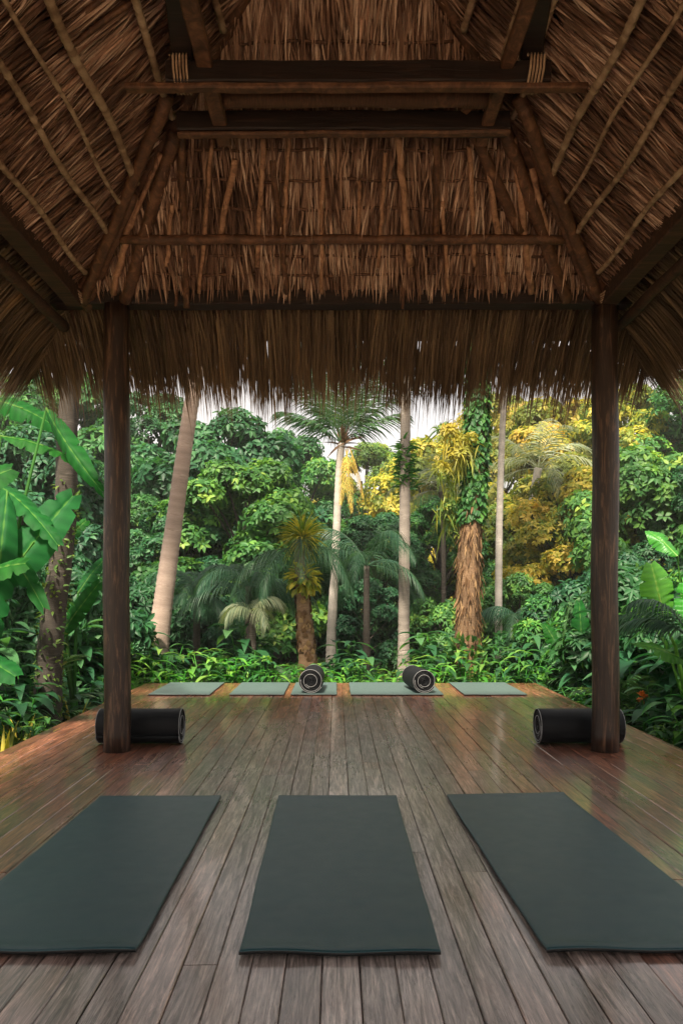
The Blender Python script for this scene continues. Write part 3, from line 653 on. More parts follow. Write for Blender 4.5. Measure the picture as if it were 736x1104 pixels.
# ------------------------------------------------------------------ FOREST
protos = [tree_proto(5.0, 1.9, 32, .145, .066, seed=3, nros=120), tree_proto(5.6, 1.7, 32, .125, .05, seed=5, nleaf=8, nros=125), tree_proto(4.6, 2.1, 34, .16, .078, seed=8, nleaf=6, nros=120), tree_proto(6.4, 2.0, 36, .14, .06, low=.2, seed=12, nros=120),
          tree_proto(2.4, 1.35, 18, .13, .055, low=.02, name='bush', seed=21, nros=100), tree_proto(2.0, 1.5, 18, .16, .062, low=.02, name='bush', seed=27, nros=90)]
usedp = [False] * len(protos)
def put(i, px, D, topy, m, label, sx=1.0, rz=None, cat=None, group='jungle trees beyond the deck'):
    base_h = [5.0, 5.6, 4.6, 6.4, 2.4, 2.0][i]
    if usedp[i]: o = copy_tree(protos[i])
    else: o = protos[i]; usedp[i] = True
    X = GX(px, D); gz = gh(X, D); H = (CAMZ + (VY - topy) / F * D) - gz; s = H / base_h
    o.location = (X, D, gz); o.rotation_euler.z = random.uniform(0, 6.28) if rz is None else rz; o.scale = (s * sx, s * sx, s)
    tag(o, label, cat or ('bush' if i > 3 else 'tree'), group)
    for ch in o.children:
        if ch.name.startswith('crown'): ch.material_slots[0].link = 'OBJECT'; ch.material_slots[0].material = M[m]
    return o
# far skyline, left to right
random.seed(99)
put(3, -60, 24, 380, 'leaf_deep', 'tall deep green tree far behind the banana leaves at the left edge')
put(0, 60, 23, 405, 'leaf', 'tall green tree seen between the left trunk and the left post', 1.0)
put(1, 165, 22, 425, 'leaf_deep', 'dark green tree between the left post and the leaning palm trunk', 1.05)
put(2, 236, 20, 452, 'leaf_deep', 'dark layered tree right of the leaning palm trunk, reaching into the sky gap', 1.0)
put(0, 318, 27, 468, 'leaf', 'mid green tree on the skyline left of the feathery palm crown', .9)
put(1, 400, 30, 478, 'leaf_olive', 'yellowish tree on the low skyline just right of the feathery palm', 1.1)
put(2, 468, 25, 476, 'leaf_sun_gold', 'tree with painted golden sunlight between the fern-ringed palm and the ivy trunk', .9)
put(3, 535, 26, 425, 'leaf_sun_gold', 'tall tree with painted golden sunlight behind the ivy-covered trunk', .95)
put(0, 600, 24, 430, 'leaf_sun_gold', 'tree with painted golden sunlight left of the right post, behind the pale palm', 1.0)
put(1, 672, 22, 420, 'leaf_sun_gold', 'olive tree with painted golden sunlight just right of the right post', 1.0)
put(3, 760, 21, 395, 'leaf', 'tall green tree at the right edge beyond the pavilion', 1.0)
put(2, 850, 20, 380, 'leaf', 'green tree off to the far right of the jungle')
put(1, -170, 20, 380, 'leaf_deep', 'dark tree off to the far left of the jungle')
# middle layer
put(2, 25, 15, 470, 'leaf_deep', 'dark broad-leaved tree behind the left foreground trunk', 1.0)
put(1, 100, 17, 500, 'leaf', 'mid-height green tree left of and behind the left post', 1.1)
put(0, 190, 16, 545, 'leaf_deep', 'dense tree behind the foot of the leaning palm', 1.1)
put(2, 262, 16.5, 500, 'leaf', 'bright green rounded tree left of the stout short palm', 1.05)
put(3, 345, 20, 555, 'leaf', 'green tree directly behind the feathery palm trunk', 1.2)
put(0, 405, 17.5, 555, 'leaf_deep', 'shaded tree between the feathery palm and the fern-ringed palm', 1.1)
put(1, 470, 18, 535, 'leaf', 'green tree between the fern-ringed palm and the ivy trunk', 1.1)
put(2, 560, 19, 545, 'leaf_olive', 'olive tree behind the thin white trunk', 1.0)
put(0, 620, 16, 505, 'leaf_sun_gold', 'tree with painted yellow-gold sunlight close left of the right post', 1.0)
put(2, 700, 14.5, 490, 'leaf', 'green tree with broad leaves right of the right post', 1.0)
put(1, 775, 13, 470, 'leaf_deep', 'deep green tree past the right picture edge')
# bushes
for i, px_, D, ty, m, l in ((4, 95, 12.5, 600, 'leaf_deep', 'dark bush behind the left post'), (5, 160, 13, 615, 'leaf_deep', 'dark bush behind the foot of the leaning trunk'),
    (5, 232, 13.5, 640, 'leaf_deep', 'low dark bush right of the leaning trunk'), (4, 395, 14, 620, 'leaf_deep', 'dark bush between the two slender trunks'), (5, 470, 13.5, 640, 'leaf', 'green bush left of the thick ivy trunk'),
    (4, 560, 13.5, 615, 'leaf', 'green bush right of the thick ivy trunk'), (5, 600, 11.5, 645, 'leaf', 'bright bush close to the far right corner of the deck'),
    (4, 655, 11.0, 600, 'leaf_deep', 'dark bush behind the right post'), (5, 725, 9.5, 610, 'leaf_deep', 'dark bush under the right banana leaves'), (4, 800, 9, 560, 'leaf', 'bush just past the right picture edge'),
    (5, 45, 10.5, 600, 'leaf_deep', 'dark bush behind the mossy left trunk'), (4, -40, 9, 560, 'leaf_deep', 'bush just past the left picture edge')):
    put(i, px_, D + (.9 if 60 < px_ < 590 else 0), ty + (6 if 60 < px_ < 590 else 0), m, l, .9, group='bushes of the jungle undergrowth')

# ---- palms with a face of their own
def gpt(px, D): X = GX(px, D); return Vector((X, D, gh(X, D) - .1))
# leaning ringed palm on the left
D = 11.5; palm('tall palm with pinkish ringed trunk leaning to the right, left of centre', gpt(166, D), [gpt(166, D), P(172, 680, D), P(188, 560, D), P(207, 430, D), P(240, 250, D), P(270, 120, D)], [.20, .155, .125, .11, .10, .09], 'bark_pink', 14, 2.2, steps=190, ring=.06)
# feathery palm, centre
D = 14.0
root, top = palm('slender pale palm with feathery green crown at the middle of the sky gap', gpt(357, D), [gpt(357, D), P(357, 690, D), P(362, 590, D), P(365, 515, D), P(368, 478, D)], [.12, .09, .075, .065, .07], 'bark_white', 16, 1.75,
     steps=90, sub=True, droop=(.3, .8), ll=.7, nl=56, lw=.028, fr_list=[(.05, .80, 2.3), (3.1, .98, 2.2), (.5, 1.15, 2.4), (2.5, 1.25, 2.2), (4.2, 1.2, 2.1), (5.3, 1.05, 2.2), (1.6, 1.3, 2.3), (4.7, 1.42, 2.4), (3.6, 1.0, 1.8), (5.9, .9, 1.9), (1.0, 1.0, 2.0), (2.2, 1.1, 2.0), (-.2, .6, 1.3), (3.4, .65, 1.3), (2.7, .7, 1.1)])
for ox, ll_, az_ in ((.08, 1.3, -1.3), (.16, 1.0, -.6), (.12, 1.15, -2.0)): mb = MB(); frond(mb, top + Vector((ox, -.1, -.12)), az_, -1.2, ll_, .5, 26, .26, .026, 1.5); mb.build('dead_frond', M['palm_dead'], root)
mb = MB(); ribbons(mb, np.array([top] * 40) + rng.normal(0, .04, (40, 3)), rng.normal(0, .5, (40, 3)) + [0, 0, .7], rng.normal(0, 1, (40, 3)), .45, .05, 3, .4); mb.build('crown_shaft', M['bark_brown'], root)
# fern-ringed slender trunk
D = 13.0
root, top = palm('slender grey trunk with a clump of ferns high on it, right of centre', gpt(435, D), [gpt(435, D), P(435, 690, D), P(436, 560, D), P(437, 430, D), P(438, 250, D), P(436, 110, D)], [.13, .10, .093, .085, .075, .075], 'bark', 14, 2.0, steps=130, ring=.05)
mb = MB(); n = 330; tt = rng.random(n); q = np.array([P(437, 480 + 48 * t, D) - root.location for t in tt]) + rng.normal(0, .05, (n, 3)); dd = rng.normal(0, 1, (n, 3)); dd[:, 2] = np.abs(dd[:, 2]) * .3
leaves(mb, q, dd, rng.normal(0, .3, (n, 3)) + [0, 0, 1], rng.uniform(.12, .26, n), .05); mb.build('fern_clump', M['leaf'], root)
# stout short palm with epiphytes
D = 11.0; root = empty('palm_tree', gpt(332, D)); tag(root, 'short stout palm with ringed brown trunk and yellow-green spiky tuft, behind the centre roll', 'palm tree', 'palm trees behind the deck')
lp = rel(root, [gpt(332, D), P(331, 712, D), P(327, 660, D), P(323, 610, D), P(322, 585, D)]); trunk(lp, [.15, .13, .10, .08, .075], 'bark_brown', root, steps=56, ring=.10, rough=.06)
mb = MB(); n = 170; zz = rng.uniform(.35, 1.9, n); a = rng.uniform(0, 6.283, n); A_ = np.array([tuple(p) for p in lp]); rr = np.interp(zz, A_[:, 2], [.15, .13, .10, .08, .075]); dn = np.stack([np.cos(a), np.sin(a), 0 * a], 1)
leaves(mb, np.stack([np.interp(zz, A_[:, 2], A_[:, 0]), np.interp(zz, A_[:, 2], A_[:, 1]), zz], 1) + dn * rr[:, None] * .97, dn * .35 + np.array([0, 0, 1.]), dn, .10, .09, rng.random(n)); tag(mb.build('leaf_scars', M['deadleaf'], root), kind='stuff')
mb = MB(); n = 260; dd = norm(rng.normal(0, 1, (n, 3)) + [0, 0, .35]); ribbons(mb, np.array(lp[-1]) + np.array([.06, 0, .05]) + dd * .05, dd, norm(np.cross(dd, [.2, .3, .9])), rng.uniform(.25, .48, n), .035, 4, 1.2, fold=.2); mb.build('tuft', M['croton'], root)
mb = MB(); c = np.array(P(327, 625, D) - root.location); n = 180; dd = norm(rng.normal(0, 1, (n, 3))); leaves(mb, c + dd * rng.uniform(.08, .2, (n, 1)), dd + [0, 0, -.4], rng.normal(0, .4, (n, 3)) + [0, 0, 1], .16, .07); mb.build('creeper', M['croton'], root)
mb = MB()
for k in range(8): frond(mb, lp[-1] + Vector((0, .15, -.1)), k * 2.4, random.uniform(-.1, .5), random.uniform(1.2, 1.6), random.uniform(2.2, 3.2), 40, .46, .02, 1.7)
mb.build('crown', M['palm_dark'], root)
# low drooping palms
def lowpalm(px, py, D, nf, fl, label, m='palm_dark', ll=.5, el=(.0, 1.1), dr=(1.8, 2.8)):
    base = gpt(px, D); root = empty('palm_shrub', base); tag(root, label, 'palm', 'low fronded palms in the undergrowth'); top = P(px, py, D) - base
    trunk([(0, 0, 0), top * .5, top], [.07, .06, .05], 'bark_dark', root, steps=20)
    for k in range(nf):
        mb = MB(); frond(mb, top, k * 2.4 + random.random() * .5, el[0] + (el[1] - el[0]) * random.random(), fl * random.uniform(.8, 1.1), random.uniform(*dr), 50, ll, .018, 1.6); mb.build('frond', M[m], root)
    return root
lowpalm(268, 632, 12.0, 13, 1.35, 'low palm with long drooping fronds left of the stout short palm')
lowpalm(395, 610, 13.2, 13, 1.6, 'low palm with drooping fronds between the two slender trunks')
lowpalm(212, 640, 12.4, 9, 1.1, 'small palm with arching fronds just right of the leaning trunk')
lowpalm(272, 662, 11.2, 6, .62, 'small palm with a pale fountain of hanging leaves left of the stout palm', 'palm_pale', .42, (.6, 1.2), (3, 3.6))
lowpalm(560, 668, 12.5, 9, 1.0, 'small palm right of the thin white trunk')
# pale palm, right
D = 17; palm('pale thin-trunked palm with drooping hazy crown right of the ivy trunk', gpt(573, D), [gpt(568, D), P(568, 600, D), P(572, 550, D), P(580, 505, D)], [.09, .07, .07, .09], 'bark_white', 12, 1.9, leafm='palm_pale', ll=.6, droop=(1.6, 2.4), el=(0, 1.2), steps=40)
D = 13.5; palm('thin chalk-white palm trunk standing right of the ivy-covered trunk', gpt(538, D), [gpt(538, D), P(537, 690, D), P(538, 570, D), P(541, 470, D), P(545, 380, D), P(548, 200, D)], [.075, .07, .062, .055, .06, .06], 'bark_white', 11, 1.6, leafm='palm_pale', steps=120, ring=.06)
D = 15; palm('palm with grey-green crown half hidden behind the ivy trunk', gpt(470, D), [gpt(478, D), P(478, 600, D), P(476, 530, D)], [.05, .045, .04], 'bark_dark', 9, 1.3, leafm='palm_pale', steps=30, droop=(1.8, 2.4))
# thick trunk with dead leaves and ivy
D = 11.0; root = empty('ivy_tree', gpt(504, D)); tag(root, 'thick trunk wrapped in brown hanging leaves below and green ivy above', 'tree')
lp = rel(root, [gpt(504, D), P(504, 715, D), P(506, 600, D), P(514, 470, D), P(516, 300, D), P(520, 120, D)]); _, tp, tr = trunk(lp, [.20, .18, .16, .13, .12, .10], 'bark_brown', root, steps=60, rough=.14, ring=.0)
def on_trunk(z0, z1, n, spread=1.0):
    A_ = np.array([tuple(p) for p in tp]); z = rng.uniform(z0, z1, n); xx = np.interp(z, A_[:, 2], A_[:, 0]); yy = np.interp(z, A_[:, 2], A_[:, 1]); rr = np.interp(z, A_[:, 2], np.array(tr)); a = rng.uniform(0, 6.283, n)
    dn = np.stack([np.cos(a), np.sin(a), 0 * a], 1); return np.stack([xx, yy, z], 1) + dn * (rr * spread)[:, None], dn
zt = lambda py: (P(0, py, D) - root.location).z
p_, dn = on_trunk(zt(735), zt(545), 900); mb = MB(); ribbons(mb, p_, dn * .22 + np.array([0, 0, -1]) + rng.normal(0, .22, (900, 3)), np.cross(dn, [0, 0, 1.]) + rng.normal(0, .4, (900, 3)), rng.uniform(.07, .26, 900), rng.uniform(.012, .045, 900), 5, .5, tint=rng.random(900)*.9, fold=.15, wav=.2); mb.build('dead_leaves', M['deadleaf'], root)
p_, dn = on_trunk(zt(560), zt(330), 1500, 1.05); mb = MB(); leaves(mb, p_, dn * .5 + np.array([0, 0, -.8]) + rng.normal(0, .3, (1500, 3)), dn + [0, 0, .3], .13, .085, rng.random(1500) * .7); mb.build('ivy', M['leaf'], root)
p_, dn = on_trunk(zt(735), zt(690), 200, 1.2); mb = MB(); leaves(mb, p_, dn * .6 + np.array([0, 0, .4]) + rng.normal(0, .3, (200, 3)), dn + [0, 0, .3], .16, .07, rng.random(200)); mb.build('moss_ferns', M['leaf'], root)
mb = MB()
for k in range(10):   # side foliage, gold tinged, hanging in ragged strands
    q = P(random.uniform(470, 502), random.uniform(455, 560), D + random.uniform(-.3, .3)) - root.location; clump(mb, q, random.uniform(.08, .2), 14, 6, .10, .04)
    nn_ = 26; q2 = np.array(q) + rng.normal(0, .07, (nn_, 3)); ribbons(mb, q2, rng.normal(0, .35, (nn_, 3)) + [0, 0, -.6], rng.normal(0, 1, (nn_, 3)), rng.uniform(.2, .5, nn_), .03, 5, 1.2, wav=.1)
mb.build('side_foliage', M['leaf_olive'], root)
mb = MB()
for k in range(14): q = lp[-1] + Vector((random.uniform(-1.5, 1.5), random.uniform(-1.5, 1.5), random.uniform(-.3, 1.2))); clump(mb, q, .7, 50, 7, .22, .09); tube(mb, [lp[-1], q], [.04, .02], 5)
mb.build('crown', M['leaf'], root)

# mossy foreground trunk, left
D = 7.9; root = empty('mossy_tree', gpt(50, D)); tag(root, 'mossy grey trunk leaning right at the left edge of the deck', 'tree')
lp = rel(root, [gpt(48, D), P(50, 785, D), P(55, 690, D), P(70, 560, D), P(75, 430, D), P(98, 250, D), P(110, 80, D)]); _, tp, tr = trunk(lp, [.19, .15, .125, .11, .10, .10, .09], 'bark_dark', root, steps=90, rough=.13, ring=.0)
zt = lambda py: (P(0, py, D) - root.location).z
p_, dn = on_trunk(zt(790), zt(520), 520); mb = MB(); leaves(mb, p_, dn * .6 + rng.normal(0, .4, (520, 3)), dn + [0, 0, .5], rng.uniform(.03, .09, 520), .03, rng.random(520) * .7); tag(mb.build('moss', M['leaf_olive'], root), kind='stuff')
mb = MB()
for k in range(14): q = lp[-1] + Vector((random.uniform(-1.3, 1.3), random.uniform(-1.3, 1.3), random.uniform(-.2, 1.0))); clump(mb, q, .6, 50, 7, .22, .09); tube(mb, [lp[-1], q], [.04, .02], 5)
mb.build('crown', M['leaf'], root)

# ---- banana plants: each leaf placed by hand
def banana_leaf(root, a, b, width, nrm, arch=.12, tear=.06, curl=.22, m='banana'):
    """a leaf from stalk end a to tip b (world), facing nrm"""
    a, b = Vector(a) - root.location, Vector(b) - root.location; L = (b - a).length; d = (b - a).normalized(); nrm = Vector(nrm); s = d.cross(nrm).normalized(); nn = s.cross(d).normalized()
    nl_, nw = 44, 7; mb = MB(); V = []; cut = sorted(random.sample(range(6, nl_ - 4), max(1, int(tear * 60))))
    for i in range(nl_ + 1):
        t = i / nl_; c = a.lerp(b, t) + nn * arch * L * 4 * t * (1 - t) * .5 + nn * (-.10 * L * t * t)
        w = width * (math.sin(math.pi * (t * .93 + .035)) ** .55) * (1 - .12 * t)
        w *= 1 - (.45 if i in cut else .12 if (i - 1) in cut else 0)
        for k in range(-nw, nw + 1):
            f = k / nw; sk = abs(f) * .05 * L
            q = c + s * f * w / 2 + d * sk + nn * (-curl * w * abs(f) ** 1.6 + .05 * w * (1 - min(1, abs(f) * 6)) * -1) + nn * (.006 * math.sin(i * 2.2 + abs(k)) * abs(f)) + nn * .02 * math.sin(t * 9 + (2 if k > 0 else 0)) * abs(f)
            V.append(tuple(q))
    cc = 2 * nw + 1; T_ = np.array([.5 + .28 * math.sin(i * 1.3) * .6 + (.5 if k == nw else 0) + random.uniform(-.05, .05) for i in range(nl_ + 1) for k in range(cc)])
    Fc = [(i*cc+k, i*cc+k+1, (i+1)*cc+k+1, (i+1)*cc+k) for i in range(nl_) for k in range(cc - 1)]
    mb.add(V, Fc, np.clip(T_, 0, 1))
    st = MB(); tube(mb, [a - d * .0, a.lerp(b, .5) + nn * (arch * L * .5 - .006) - nn * .025 * L], [.012, .007], 6, tint=1.0, caps=False)
    root_p = Vector((0, 0, 0)) + Vector((0, 0, .5)); tube(mb, [root_p, root_p.lerp(a, .6) + Vector((0, 0, .15)), a], [.028, .018, .012], 6, tint=.8)
    return mb.build('leaf', M[m], root)
def banana(label, base, leaves_, cat='banana plant', mats=None):
    root = empty('banana_plant', base); tag(root, label, cat, 'banana plants beside the deck')
    mb = MB(); tube(mb, [(0, 0, -.1), (0, 0, .25), (0, 0, .55)], [.08, .06, .045], 12, .05); mb.build('stem', M['strap'], root)
    for L_ in leaves_: banana_leaf(root, *L_, **({'m': mats} if mats else {}))
    return root
b0 = gpt(-20, 7.0)
banana('large banana plant with broad dark leaves at the left edge of the photo', (b0.x, 7.0, b0.z), [
    (P(-5, 640, 6.6), P(76, 530, 6.9), .42, (.25, -1, .35), .05, .05, .10),
    (P(8, 530, 6.8), P(-10, 690, 6.2), .30, (.5, -1, .3), .1),
    (P(50, 440, 7.2), P(100, 522, 6.6), .20, (-.5, -1, .5), .12, .06, .35),
    (P(0, 470, 7.3), P(92, 495, 7.4), .26, (.1, -.5, 1), .12),
    (P(-10, 520, 7.2), P(60, 575, 6.6), .26, (0, -.6, 1), .15),
    (P(-10, 430, 7.6), P(60, 455, 7.6), .30, (0, -.8, .6), .15),
    (P(-30, 560, 7.2), P(45, 640, 6.4), .24, (.1, -.6, 1), .2)])
b1 = gpt(60, 8.3)
banana('banana plant with one upright leaf between the mossy trunk and the left post', (b1.x + .2, 8.3, b1.z), [
    (P(62, 690, 8.3), P(105, 628, 8.3), .22, (.2, -1, .3), .1), (P(60, 600, 8.6), P(90, 560, 8.6), .2, (0, -1, .5), .1), (P(84, 640, 8.5), P(112, 600, 8.8), .18, (0, -1, .3), .1)])
b2 = gpt(745, 7.0)
banana('banana plant with upright glowing green leaf at the right edge of the photo', (b2.x, 7.0, b2.z), [
    (P(716, 672, 6.9), P(704, 608, 6.9), .32, (-.1, -1, .15), .05, .06, .12), (P(745, 690, 6.8), P(752, 615, 6.8), .32, (.1, -1, .2), .05),
    (P(700, 668, 7.4), P(672, 655, 7.4), .2, (0, -.9, .5), .1), (P(730, 600, 7.6), P(700, 570, 7.8), .22, (0, -.9, .5), .1), (P(745, 720, 6.6), P(690, 690, 6.4), .2, (0, -.7, 1), .15)], mats='banana_lit')
b3 = gpt(632, 9.4)
banana('banana plant just left of the right post with dark narrow leaves', (b3.x, 9.4, b3.z), [(P(628, 720, 9.2), P(625, 650, 9.2), .24, (-.2, -1, .2), .05), (P(640, 700, 9.5), P(672, 640, 9.5), .24, (.2, -1, .3), .1), (P(610, 715, 9.5), P(588, 672, 9.6), .2, (0, -1, .4), .1)])
b4 = gpt(-60, 6.0)
banana('banana plant at the far left, mostly outside the picture', (b4.x, 6.0, b4.z), [(P(-50, 640, 6), P(20, 600, 5.8), .4, (0, -.7, 1), .15), (P(-70, 560, 6), P(5, 500, 6), .4, (0, -.8, .7), .15), (P(-60, 700, 6), P(14, 720, 5.7), .35, (0, -.5, 1), .15)])

# ---- undergrowth prototypes
def strap_proto(n, L, w, m, droop=1.6, name='strap_leaf_plant', up=1.1):
    root = empty(name); mb = MB(); a = rng.uniform(0, 6.283, n); el = rng.uniform(.35, 1.45, n)
    d = np.stack([np.cos(a) * np.cos(el), np.sin(a) * np.cos(el), np.sin(el)], 1); s = np.stack([-np.sin(a), np.cos(a), 0 * a], 1)
    ribbons(mb, np.stack([np.cos(a), np.sin(a), 0 * a], 1) * .04, d, s, L * rng.uniform(.6, 1.1, n), w * rng.uniform(.7, 1.2, n), 8, droop, fold=.22, taper=2.4, base=.5, tint=rng.random(n)); mb.build('foliage', M[m], root); return root
def stem_proto(ns, h, L, W, m, name='leafy_plant'):
    root = empty(name); mb = MB(); st = MB(); P0 = []; Dd = []; Nm = []
    for k in range(ns):
        a = random.uniform(0, 6.28); lean = random.uniform(.05, .55); hh = h * random.uniform(.6, 1.1); b = Vector((math.cos(a), math.sin(a), 0)) * random.uniform(.02, .12); tip = b + Vector((math.cos(a) * lean * hh, math.sin(a) * lean * hh, hh))
        tube(st, [b, b.lerp(tip, .5) + Vector((0, 0, .04)), tip], [.008, .007, .004], 5, tint=.6)
        nl_ = int(hh / .085)
        for j in range(nl_ + 2):
            t = min(1, .25 + .75 * j / nl_); q = b.lerp(tip, t); az = a + j * 2.4; u = random.uniform(.1, .7)
            P0.append(q); dv = Vector((math.cos(az), math.sin(az), u)); Dd.append(dv); Nm.append(Vector((-math.cos(az) * u, -math.sin(az) * u, 1)))
    n = len(P0); d = norm(np.array(Dd)); s = norm(np.cross(d, np.array(Nm)))
    ribbons(mb, np.array(P0), d, s, L * rng.uniform(.7, 1.15, n), W * rng.uniform(.8, 1.15, n), 6, 1.5, fold=.14, taper=2.6, base=.12, tint=rng.random(n))
    st.build('stems', M['strap'], root); mb.build('foliage', M[m], root); return root
def fern_proto(nf, fl, m, name='fern'):
    root = empty(name); mb = MB()
    for k in range(nf): frond(mb, (0, 0, .02), k * 2.4, random.uniform(.5, 1.3), fl * random.uniform(.7, 1.1), random.uniform(1.4, 2.4), 22, fl * .24, .03, .6, stem=.006)
    mb.build('foliage', M[m], root); return root
random.seed(5)
U = {'strap': [strap_proto(34, .62, .05, 'strap'), strap_proto(28, .75, .042, 'leaf', 1.3)], 'leafy': [stem_proto(10, .62, .30, .085, 'strap'), stem_proto(12, .85, .36, .10, 'leaf_deep'), stem_proto(9, .75, .27, .09, 'leaf')],
     'croton': [strap_proto(46, .48, .045, 'croton', 1.2, 'yellow_striped_plant')], 'fern': [fern_proto(13, .8, 'leaf'), fern_proto(11, 1.1, 'palm')], 'bigleaf': [stem_proto(8, 1.0, .46, .17, 'leaf_deep')]}
used = {}; PLANTS = []
WORDS = {'strap': ('strap-leaved', 'plant'), 'leafy': ('bushy leafy', 'plant'), 'croton': ('yellow-striped spiky', 'plant'), 'fern': ('arching fern', 'fern'), 'bigleaf': ('broad dark-leaved', 'plant')}
def plantit(kind, x, y, s, where, var=None):
    v = random.randrange(len(U[kind])) if var is None else var; p = U[kind][v]
    o = copy_tree(p) if (kind, v) in used else p; used[(kind, v)] = 1
    o.location = (x, y, gh(x, y)); o.rotation_euler.z = random.uniform(0, 6.28); o.scale = (s, s, s * random.uniform(.9, 1.1))
    PLANTS.append(o); tag(o, WORDS[kind][0] + (' plant ' if kind != 'fern' else ' ') + where, WORDS[kind][1], 'border plants round the deck'); return o
marks = [(150, 'left of the leaning palm'), (190, 'right of the leaning palm foot'), (230, 'behind the far left mat'), (272, 'behind the second far mat'), (318, 'before the stout short palm'), (352, 'behind the centre roll'),
         (385, 'behind the left end of the wide mat'), (425, 'before the fern-ringed palm foot'), (462, 'behind the right-hand far roll'), (495, 'before the ivy trunk foot'), (540, 'behind the far right mat'), (580, 'beyond the far right deck corner')]
def where(px): return min(marks, key=lambda m: abs(m[0] - px))[1]
kinds = ['leafy', 'strap', 'leafy', 'fern', 'strap', 'leafy']
for k in range(26):
    px_ = 140 + k * 18; D = 9.85 + (k * 7 % 5) * .13; kd = ('leafy', 'strap', 'leafy')[k % 3]; v = (0, 0, 2)[k % 3] if kd == 'leafy' else 0
    plantit(kd, GX(px_, D), D, random.uniform(.72, .95) * (1.15 if px_ < 240 else 1), 'in the front border row, ' + where(px_), v)
for k in range(20):
    px_ = 120 + k * 25; D = 10.7 + (k * 3 % 4) * .2; kd = ('fern', 'leafy', 'bigleaf', 'strap')[k % 4]
    plantit(kd, GX(px_, D), D, random.uniform(.8, 1.0), 'in the back border row, ' + where(px_))
sidew = ['nearest the camera', 'beside the rolled mat', 'halfway along', 'near the far mats', 'by the far corner']
for sgn, nm in ((-1, 'left'), (1, 'right')):
    for k in range(16):
        y = 4.6 + k * .34; xx = (DX0 - .30 - (k % 3) * .16) if sgn < 0 else (DX1 + .32 + (k % 3) * .16)
        kd = ('leafy', 'strap', 'bigleaf', 'fern', 'croton' if sgn < 0 else 'leafy', 'leafy')[k % 6]
        plantit(kd, xx, y, random.uniform(.55, .75), f'in the {nm} side front row, ' + sidew[min(4, k // 3)])
    for k in range(16):
        y = 5.0 + k * .4; xx = sgn * (3.35 + (k * 5 % 4) * .22)
        kd = ('bigleaf', 'leafy', 'fern', 'bigleaf', 'leafy', 'strap')[k % 6]
        plantit(kd, xx, y, random.uniform(.95, 1.35), f'in the {nm} side back row, ' + sidew[min(4, k // 3)])
for px_, D, s in ((8, 6.1, 1.25), (28, 6.7, 1.15), (84, 8.1, 1.2), (2, 7.2, 1.5)): plantit('croton', GX(px_, D) - .05, D, s, 'low at the left, ' + ('by the foot of the mossy trunk' if px_ > 20 else 'at the photo edge'))
by = {}
for o in PLANTS: by.setdefault(o['label'], []).append(o)
for l_, os_ in by.items():
    if len(os_) > 1:
        sd_ = 'side ' in l_; os_.sort(key=lambda o: o.location.y if sd_ else o.location.x / o.location.y)
        w = (['nearer', 'farther'] if sd_ else ['left one', 'right one']) if len(os_) == 2 else (['nearest', 'middle', 'farthest'] if sd_ else ['leftmost', 'middle one', 'rightmost'])
        for o, x_ in zip(os_, w): o['label'] = l_ + ', ' + x_
# palm fronds low right, and an orange bloom
lowpalm(745, 690, 6.6, 9, .85, 'palm with glossy arching fronds at the right edge of the photo', ll=.34)
rt = empty('orange_flower_plant', gpt(692, 7.6)); tag(rt, 'plant with a small orange flower head right of the right post', 'flower')
mb = MB(); tube(mb, [(0, 0, 0), (.02, 0, .3), P(692, 752, 7.6) - rt.location], [.01, .008, .006], 6, tint=.5); mb.build('stem', M['strap'], rt)
mb = MB(); n = 26; dd = norm(rng.normal(0, 1, (n, 3)) + [0, -.3, .5]); leaves(mb, np.array(P(692, 752, 7.6) - rt.location) + dd * .01, dd, rng.normal(0, .4, (n, 3)) + [0, 0, 1], .065, .03); mb.build('bloom', M['orange'], rt)

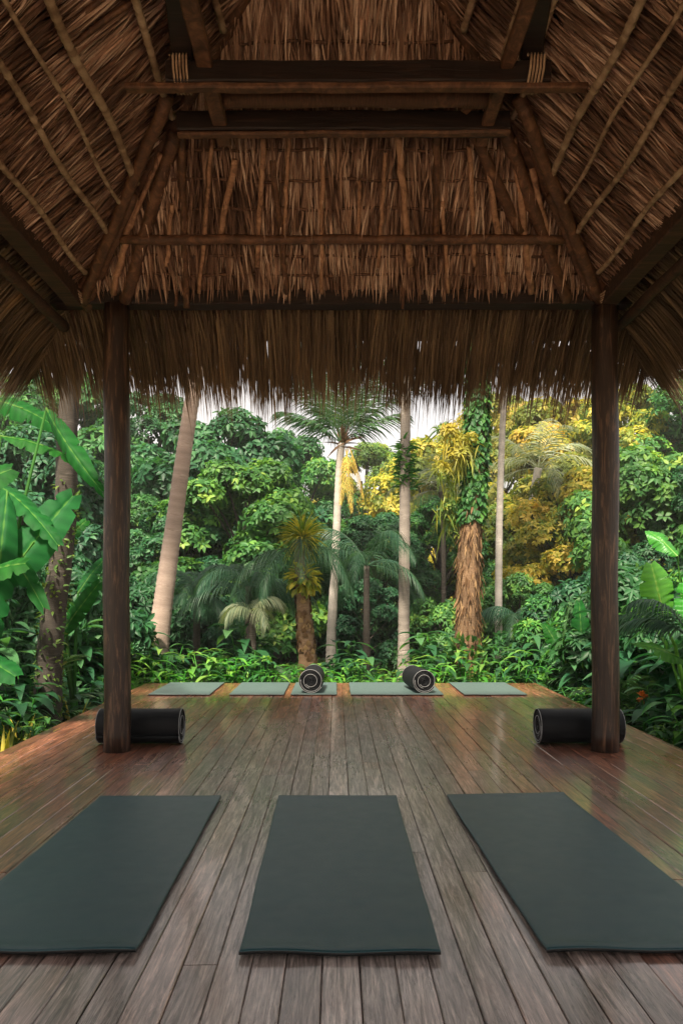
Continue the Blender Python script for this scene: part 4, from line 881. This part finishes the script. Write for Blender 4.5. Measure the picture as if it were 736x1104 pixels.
# ground cover: leaf litter and low creeping leaves nobody could count
mb = MB(); n = 26000; xx = rng.uniform(-9, 9, n); yy = rng.uniform(3.5, 16, n); ok = (xx < DX0 - .02) | (xx > DX1 + .02) | (yy > DY1 + .03); xx, yy = xx[ok], yy[ok]; n = len(xx)
zz = np.array([gh(a, b_) for a, b_ in zip(xx, yy)]) + rng.uniform(0, .16, n); a = rng.uniform(0, 6.283, n); d = np.stack([np.cos(a), np.sin(a), rng.uniform(0, .7, n)], 1)
leaves(mb, np.stack([xx, yy, zz], 1), d, rng.normal(0, .3, (n, 3)) + [0, 0, 1], rng.uniform(.08, .16, n), rng.uniform(.035, .07, n)); tag(mb.build('ground_cover', M['leaf']), 'low green creeping leaves covering the jungle floor', 'ground cover', kind='stuff')
mb = MB(); n = 9000; xx = rng.uniform(-9, 9, n); yy = rng.uniform(3.5, 16, n); ok = (xx < DX0 - .02) | (xx > DX1 + .02) | (yy > DY1 + .03); xx, yy = xx[ok], yy[ok]; n = len(xx)
zz = np.array([gh(a, b_) for a, b_ in zip(xx, yy)]) + .015; a = rng.uniform(0, 6.283, n); leaves(mb, np.stack([xx, yy, zz], 1), np.stack([np.cos(a), np.sin(a), 0 * a], 1), rng.normal(0, .2, (n, 3)) + [0, 0, 1], .11, .045); tag(mb.build('leaf_litter', M['deadleaf']), 'brown fallen leaves scattered on the forest floor', 'leaf litter', kind='stuff')

# ------------------------------------------------------------------ HAZE
m = bpy.data.materials.new('haze_air'); m.use_nodes = True; t = m.node_tree; t.nodes.remove(t.nodes['Principled BSDF'])
pv = t.nodes.new('ShaderNodeVolumePrincipled'); pv.inputs['Color'].default_value = (.95, .96, .93, 1); pv.inputs['Density'].default_value = .0018; pv.inputs['Anisotropy'].default_value = .2
t.links.new(pv.outputs[0], t.nodes['Material Output'].inputs['Volume'])
mb = MB(); a, b_, c, d_, e_, f_ = -950, 950, -950, 950, -4, 18
mb.add([(a,c,e_),(b_,c,e_),(b_,d_,e_),(a,d_,e_),(a,c,f_),(b_,c,f_),(b_,d_,f_),(a,d_,f_)], [(3,2,1,0),(4,5,6,7),(0,1,5,4),(1,2,6,5),(2,3,7,6),(3,0,4,7)], smooth=False)
tag(mb.build('haze', m), 'thin pale humid haze between the trees', 'haze', kind='stuff')
